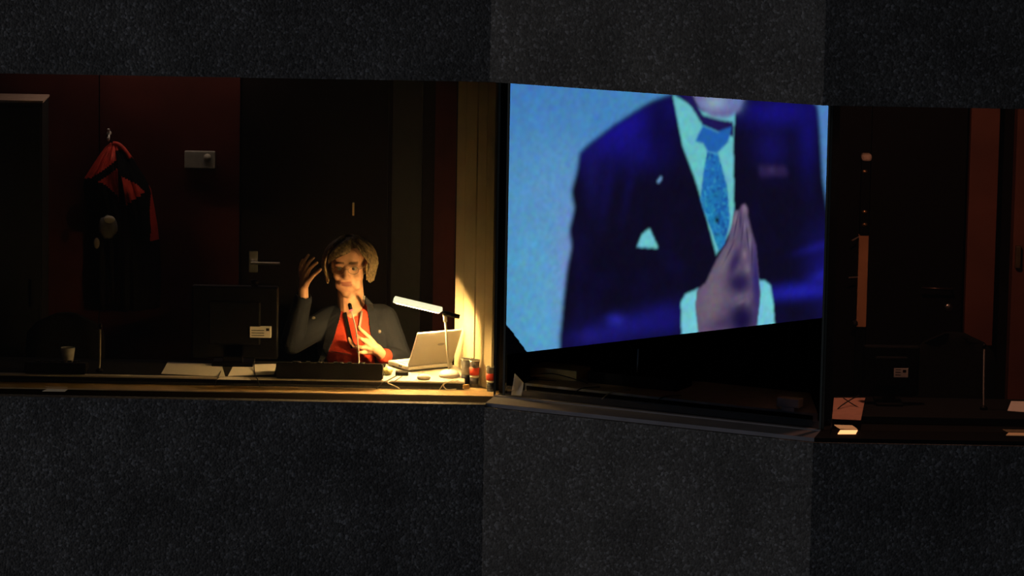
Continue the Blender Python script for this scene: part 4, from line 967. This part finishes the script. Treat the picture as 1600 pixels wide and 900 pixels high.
# ------------------------------------------------------------------ right booth: ajar door edge, pillars, door with lock, paper
ZB = BACKV-.05
d2 = struct(slab('door_2', RB, RB.loc(RB.px(1360, 300, ZB)).x, RB.loc(RB.px(1508, 300, ZB)).x, ZB, ZB+.045, FLOOR, 1.45, M_wall2), 'dark brown door in the right booth')
k = RB.px(1482, 481, ZB-.01); bm = NB(); lathe(bm, [(.020, 0), (.020, .006), (.010, .010), (.0005, .0105)], seg=20, M=Matrix.Translation(k+Vector((0, .0095, 0))) @ Matrix.Rotation(math.radians(90), 4, 'X')); obj('door_lock', bm, M_chrome, d2, True)
bm = NB(); a = RB.px(1440, 450, ZB-.05); e = RB.px(1488, 452, ZB-.05); tube(bm, [a, e, e+Vector((0, .05, 0))], .007); obj('door_handle', bm, mat('dark_bronze', (.08, .05, .04), .4, metal=.8), d2, True)
M_post = mat('red_brown_post', (.16, .055, .035), .5, var=.2, scale=4)
for i, (x0, x1) in enumerate(((1512, 1556), (1582, 1640))):
    s0, s1 = RB.loc(RB.px(x0, 330, ZB)).x, RB.loc(RB.px(x1, 330, ZB)).x
    struct(slab('trim_%d' % (8+i), RB, s0, min(s1, RB.u1-.002), ZB-.03-.04*i, ZB+.045, .02 if i == 0 else FLOOR, 1.75, M_post), ('reddish brown door post', 'reddish brown wall panel at the right edge')[i])
bm = NB(); a = RB.px(1591, 402, ZB-.10); box(bm, a+Vector((-.012, 0, -.05)), a+Vector((.012, .029, .05)), None, .003); obj('latch', bm, MATS['dull_brass'], bpy.data.objects['trim_9'])
# pale timber edge of the door standing ajar, with dark upper stile, hinges and cap
s0, s1 = RB.loc(RB.px(1341, 400, ZB)).x, RB.loc(RB.px(1356, 400, ZB)).x
za, zb_, zc_ = RB.px(1348, 510, ZB).z, RB.px(1348, 368, ZB).z, RB.px(1348, 240, ZB).z
d3 = struct(slab('door_3', RB, s0, s1, ZB-.012, ZB+.04, za, zb_, mat('pale_timber', (.55, .27, .13), .6, var=.15, scale=8)), 'narrow pale timber edge of a door standing ajar')
slab('stile', RB, s0+.004, s1-.002, ZB-.008, ZB+.04, zb_+.0005, zc_-.035, M_black, d3)
slab('stile', RB, s0-.0, s1, ZB+.0, ZB+.04, FLOOR, za-.0005, M_black, d3)
bm = NB(); box(bm, (s0, ZB-.02, zc_-.034), (s1+.004, ZB+.04, zc_), RB.M, .012); obj('cap', bm, mat('pale_cap', (.7, .55, .45), .5), d3, True)
for py in (268, 331, 351):
    k = RB.px(1351, py, ZB-.012); bm = NB(); ell(bm, k, (.013, .008, .009), None, 14); obj('hinge_knuckle', bm, mat('brass', (.7, .45, .22), .3, metal=.9), d3, True)
for (x0, y0, x1, y1) in ((1331, 376, 1342, 370), (1326, 434, 1342, 433)):
    bm = NB(); tube(bm, [RB.px(x0, y0, ZB-.02), RB.px(x1, y1, ZB-.005)], .004, 8); obj('bolt', bm, mat('dim_steel', (.3, .24, .2), .4, metal=.6), d3)
k = RB.px(1336, 505, ZB-.01); bm = NB(); ell(bm, k, (.014, .012, .014), None, 14); obj('door_stop', bm, M_grey, d3, True)
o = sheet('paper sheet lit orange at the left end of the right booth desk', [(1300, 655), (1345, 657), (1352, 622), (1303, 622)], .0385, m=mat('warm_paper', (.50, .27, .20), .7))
cable('black cable looping over the orange-lit paper', [PZ(1299, 668, .03), P(1302, 650, RB.at(0, .42).y), P(1312, 636, RB.at(0, .48).y), P(1330, 624, RB.at(0, .54).y), P(1342, 618, RB.at(0, .58).y)], r=.0026)
cable('second black cable crossing the orange-lit paper', [P(1318, 622, RB.at(0, .58).y), P(1330, 630, RB.at(0, .55).y), P(1342, 637, RB.at(0, .52).y), PZ(1352, 642, zc)], r=.0022)
sheet('pale paper sheet at the right edge of the right booth desk', [(1574, 642), (1612, 645), (1612, 628), (1580, 627)], DZ+.0003)

for lab, c4, es in (('thin glowing sheet standing in for orange light on the dark right sill', [(1309, 678.5), (1337, 678.5), (1340, 673), (1313, 673)], 1.6), ('thin sheet standing in for faint reddish light at the right edge of the dark sill', [(1572, 680.5), (1605, 681), (1605, 677.5), (1576, 677)], .12)):
    o = sheet(lab, c4, .0045, th=.003, m=mat('orange_light_patch_%d' % (es*100), (.6, .3, .15), .5, emit=(1.0, .42, .16), estr=es)); o.name = 'painted_light_patch'; o['category'] = 'light patch'  # glowing sheets paint patches of light falling on the sill
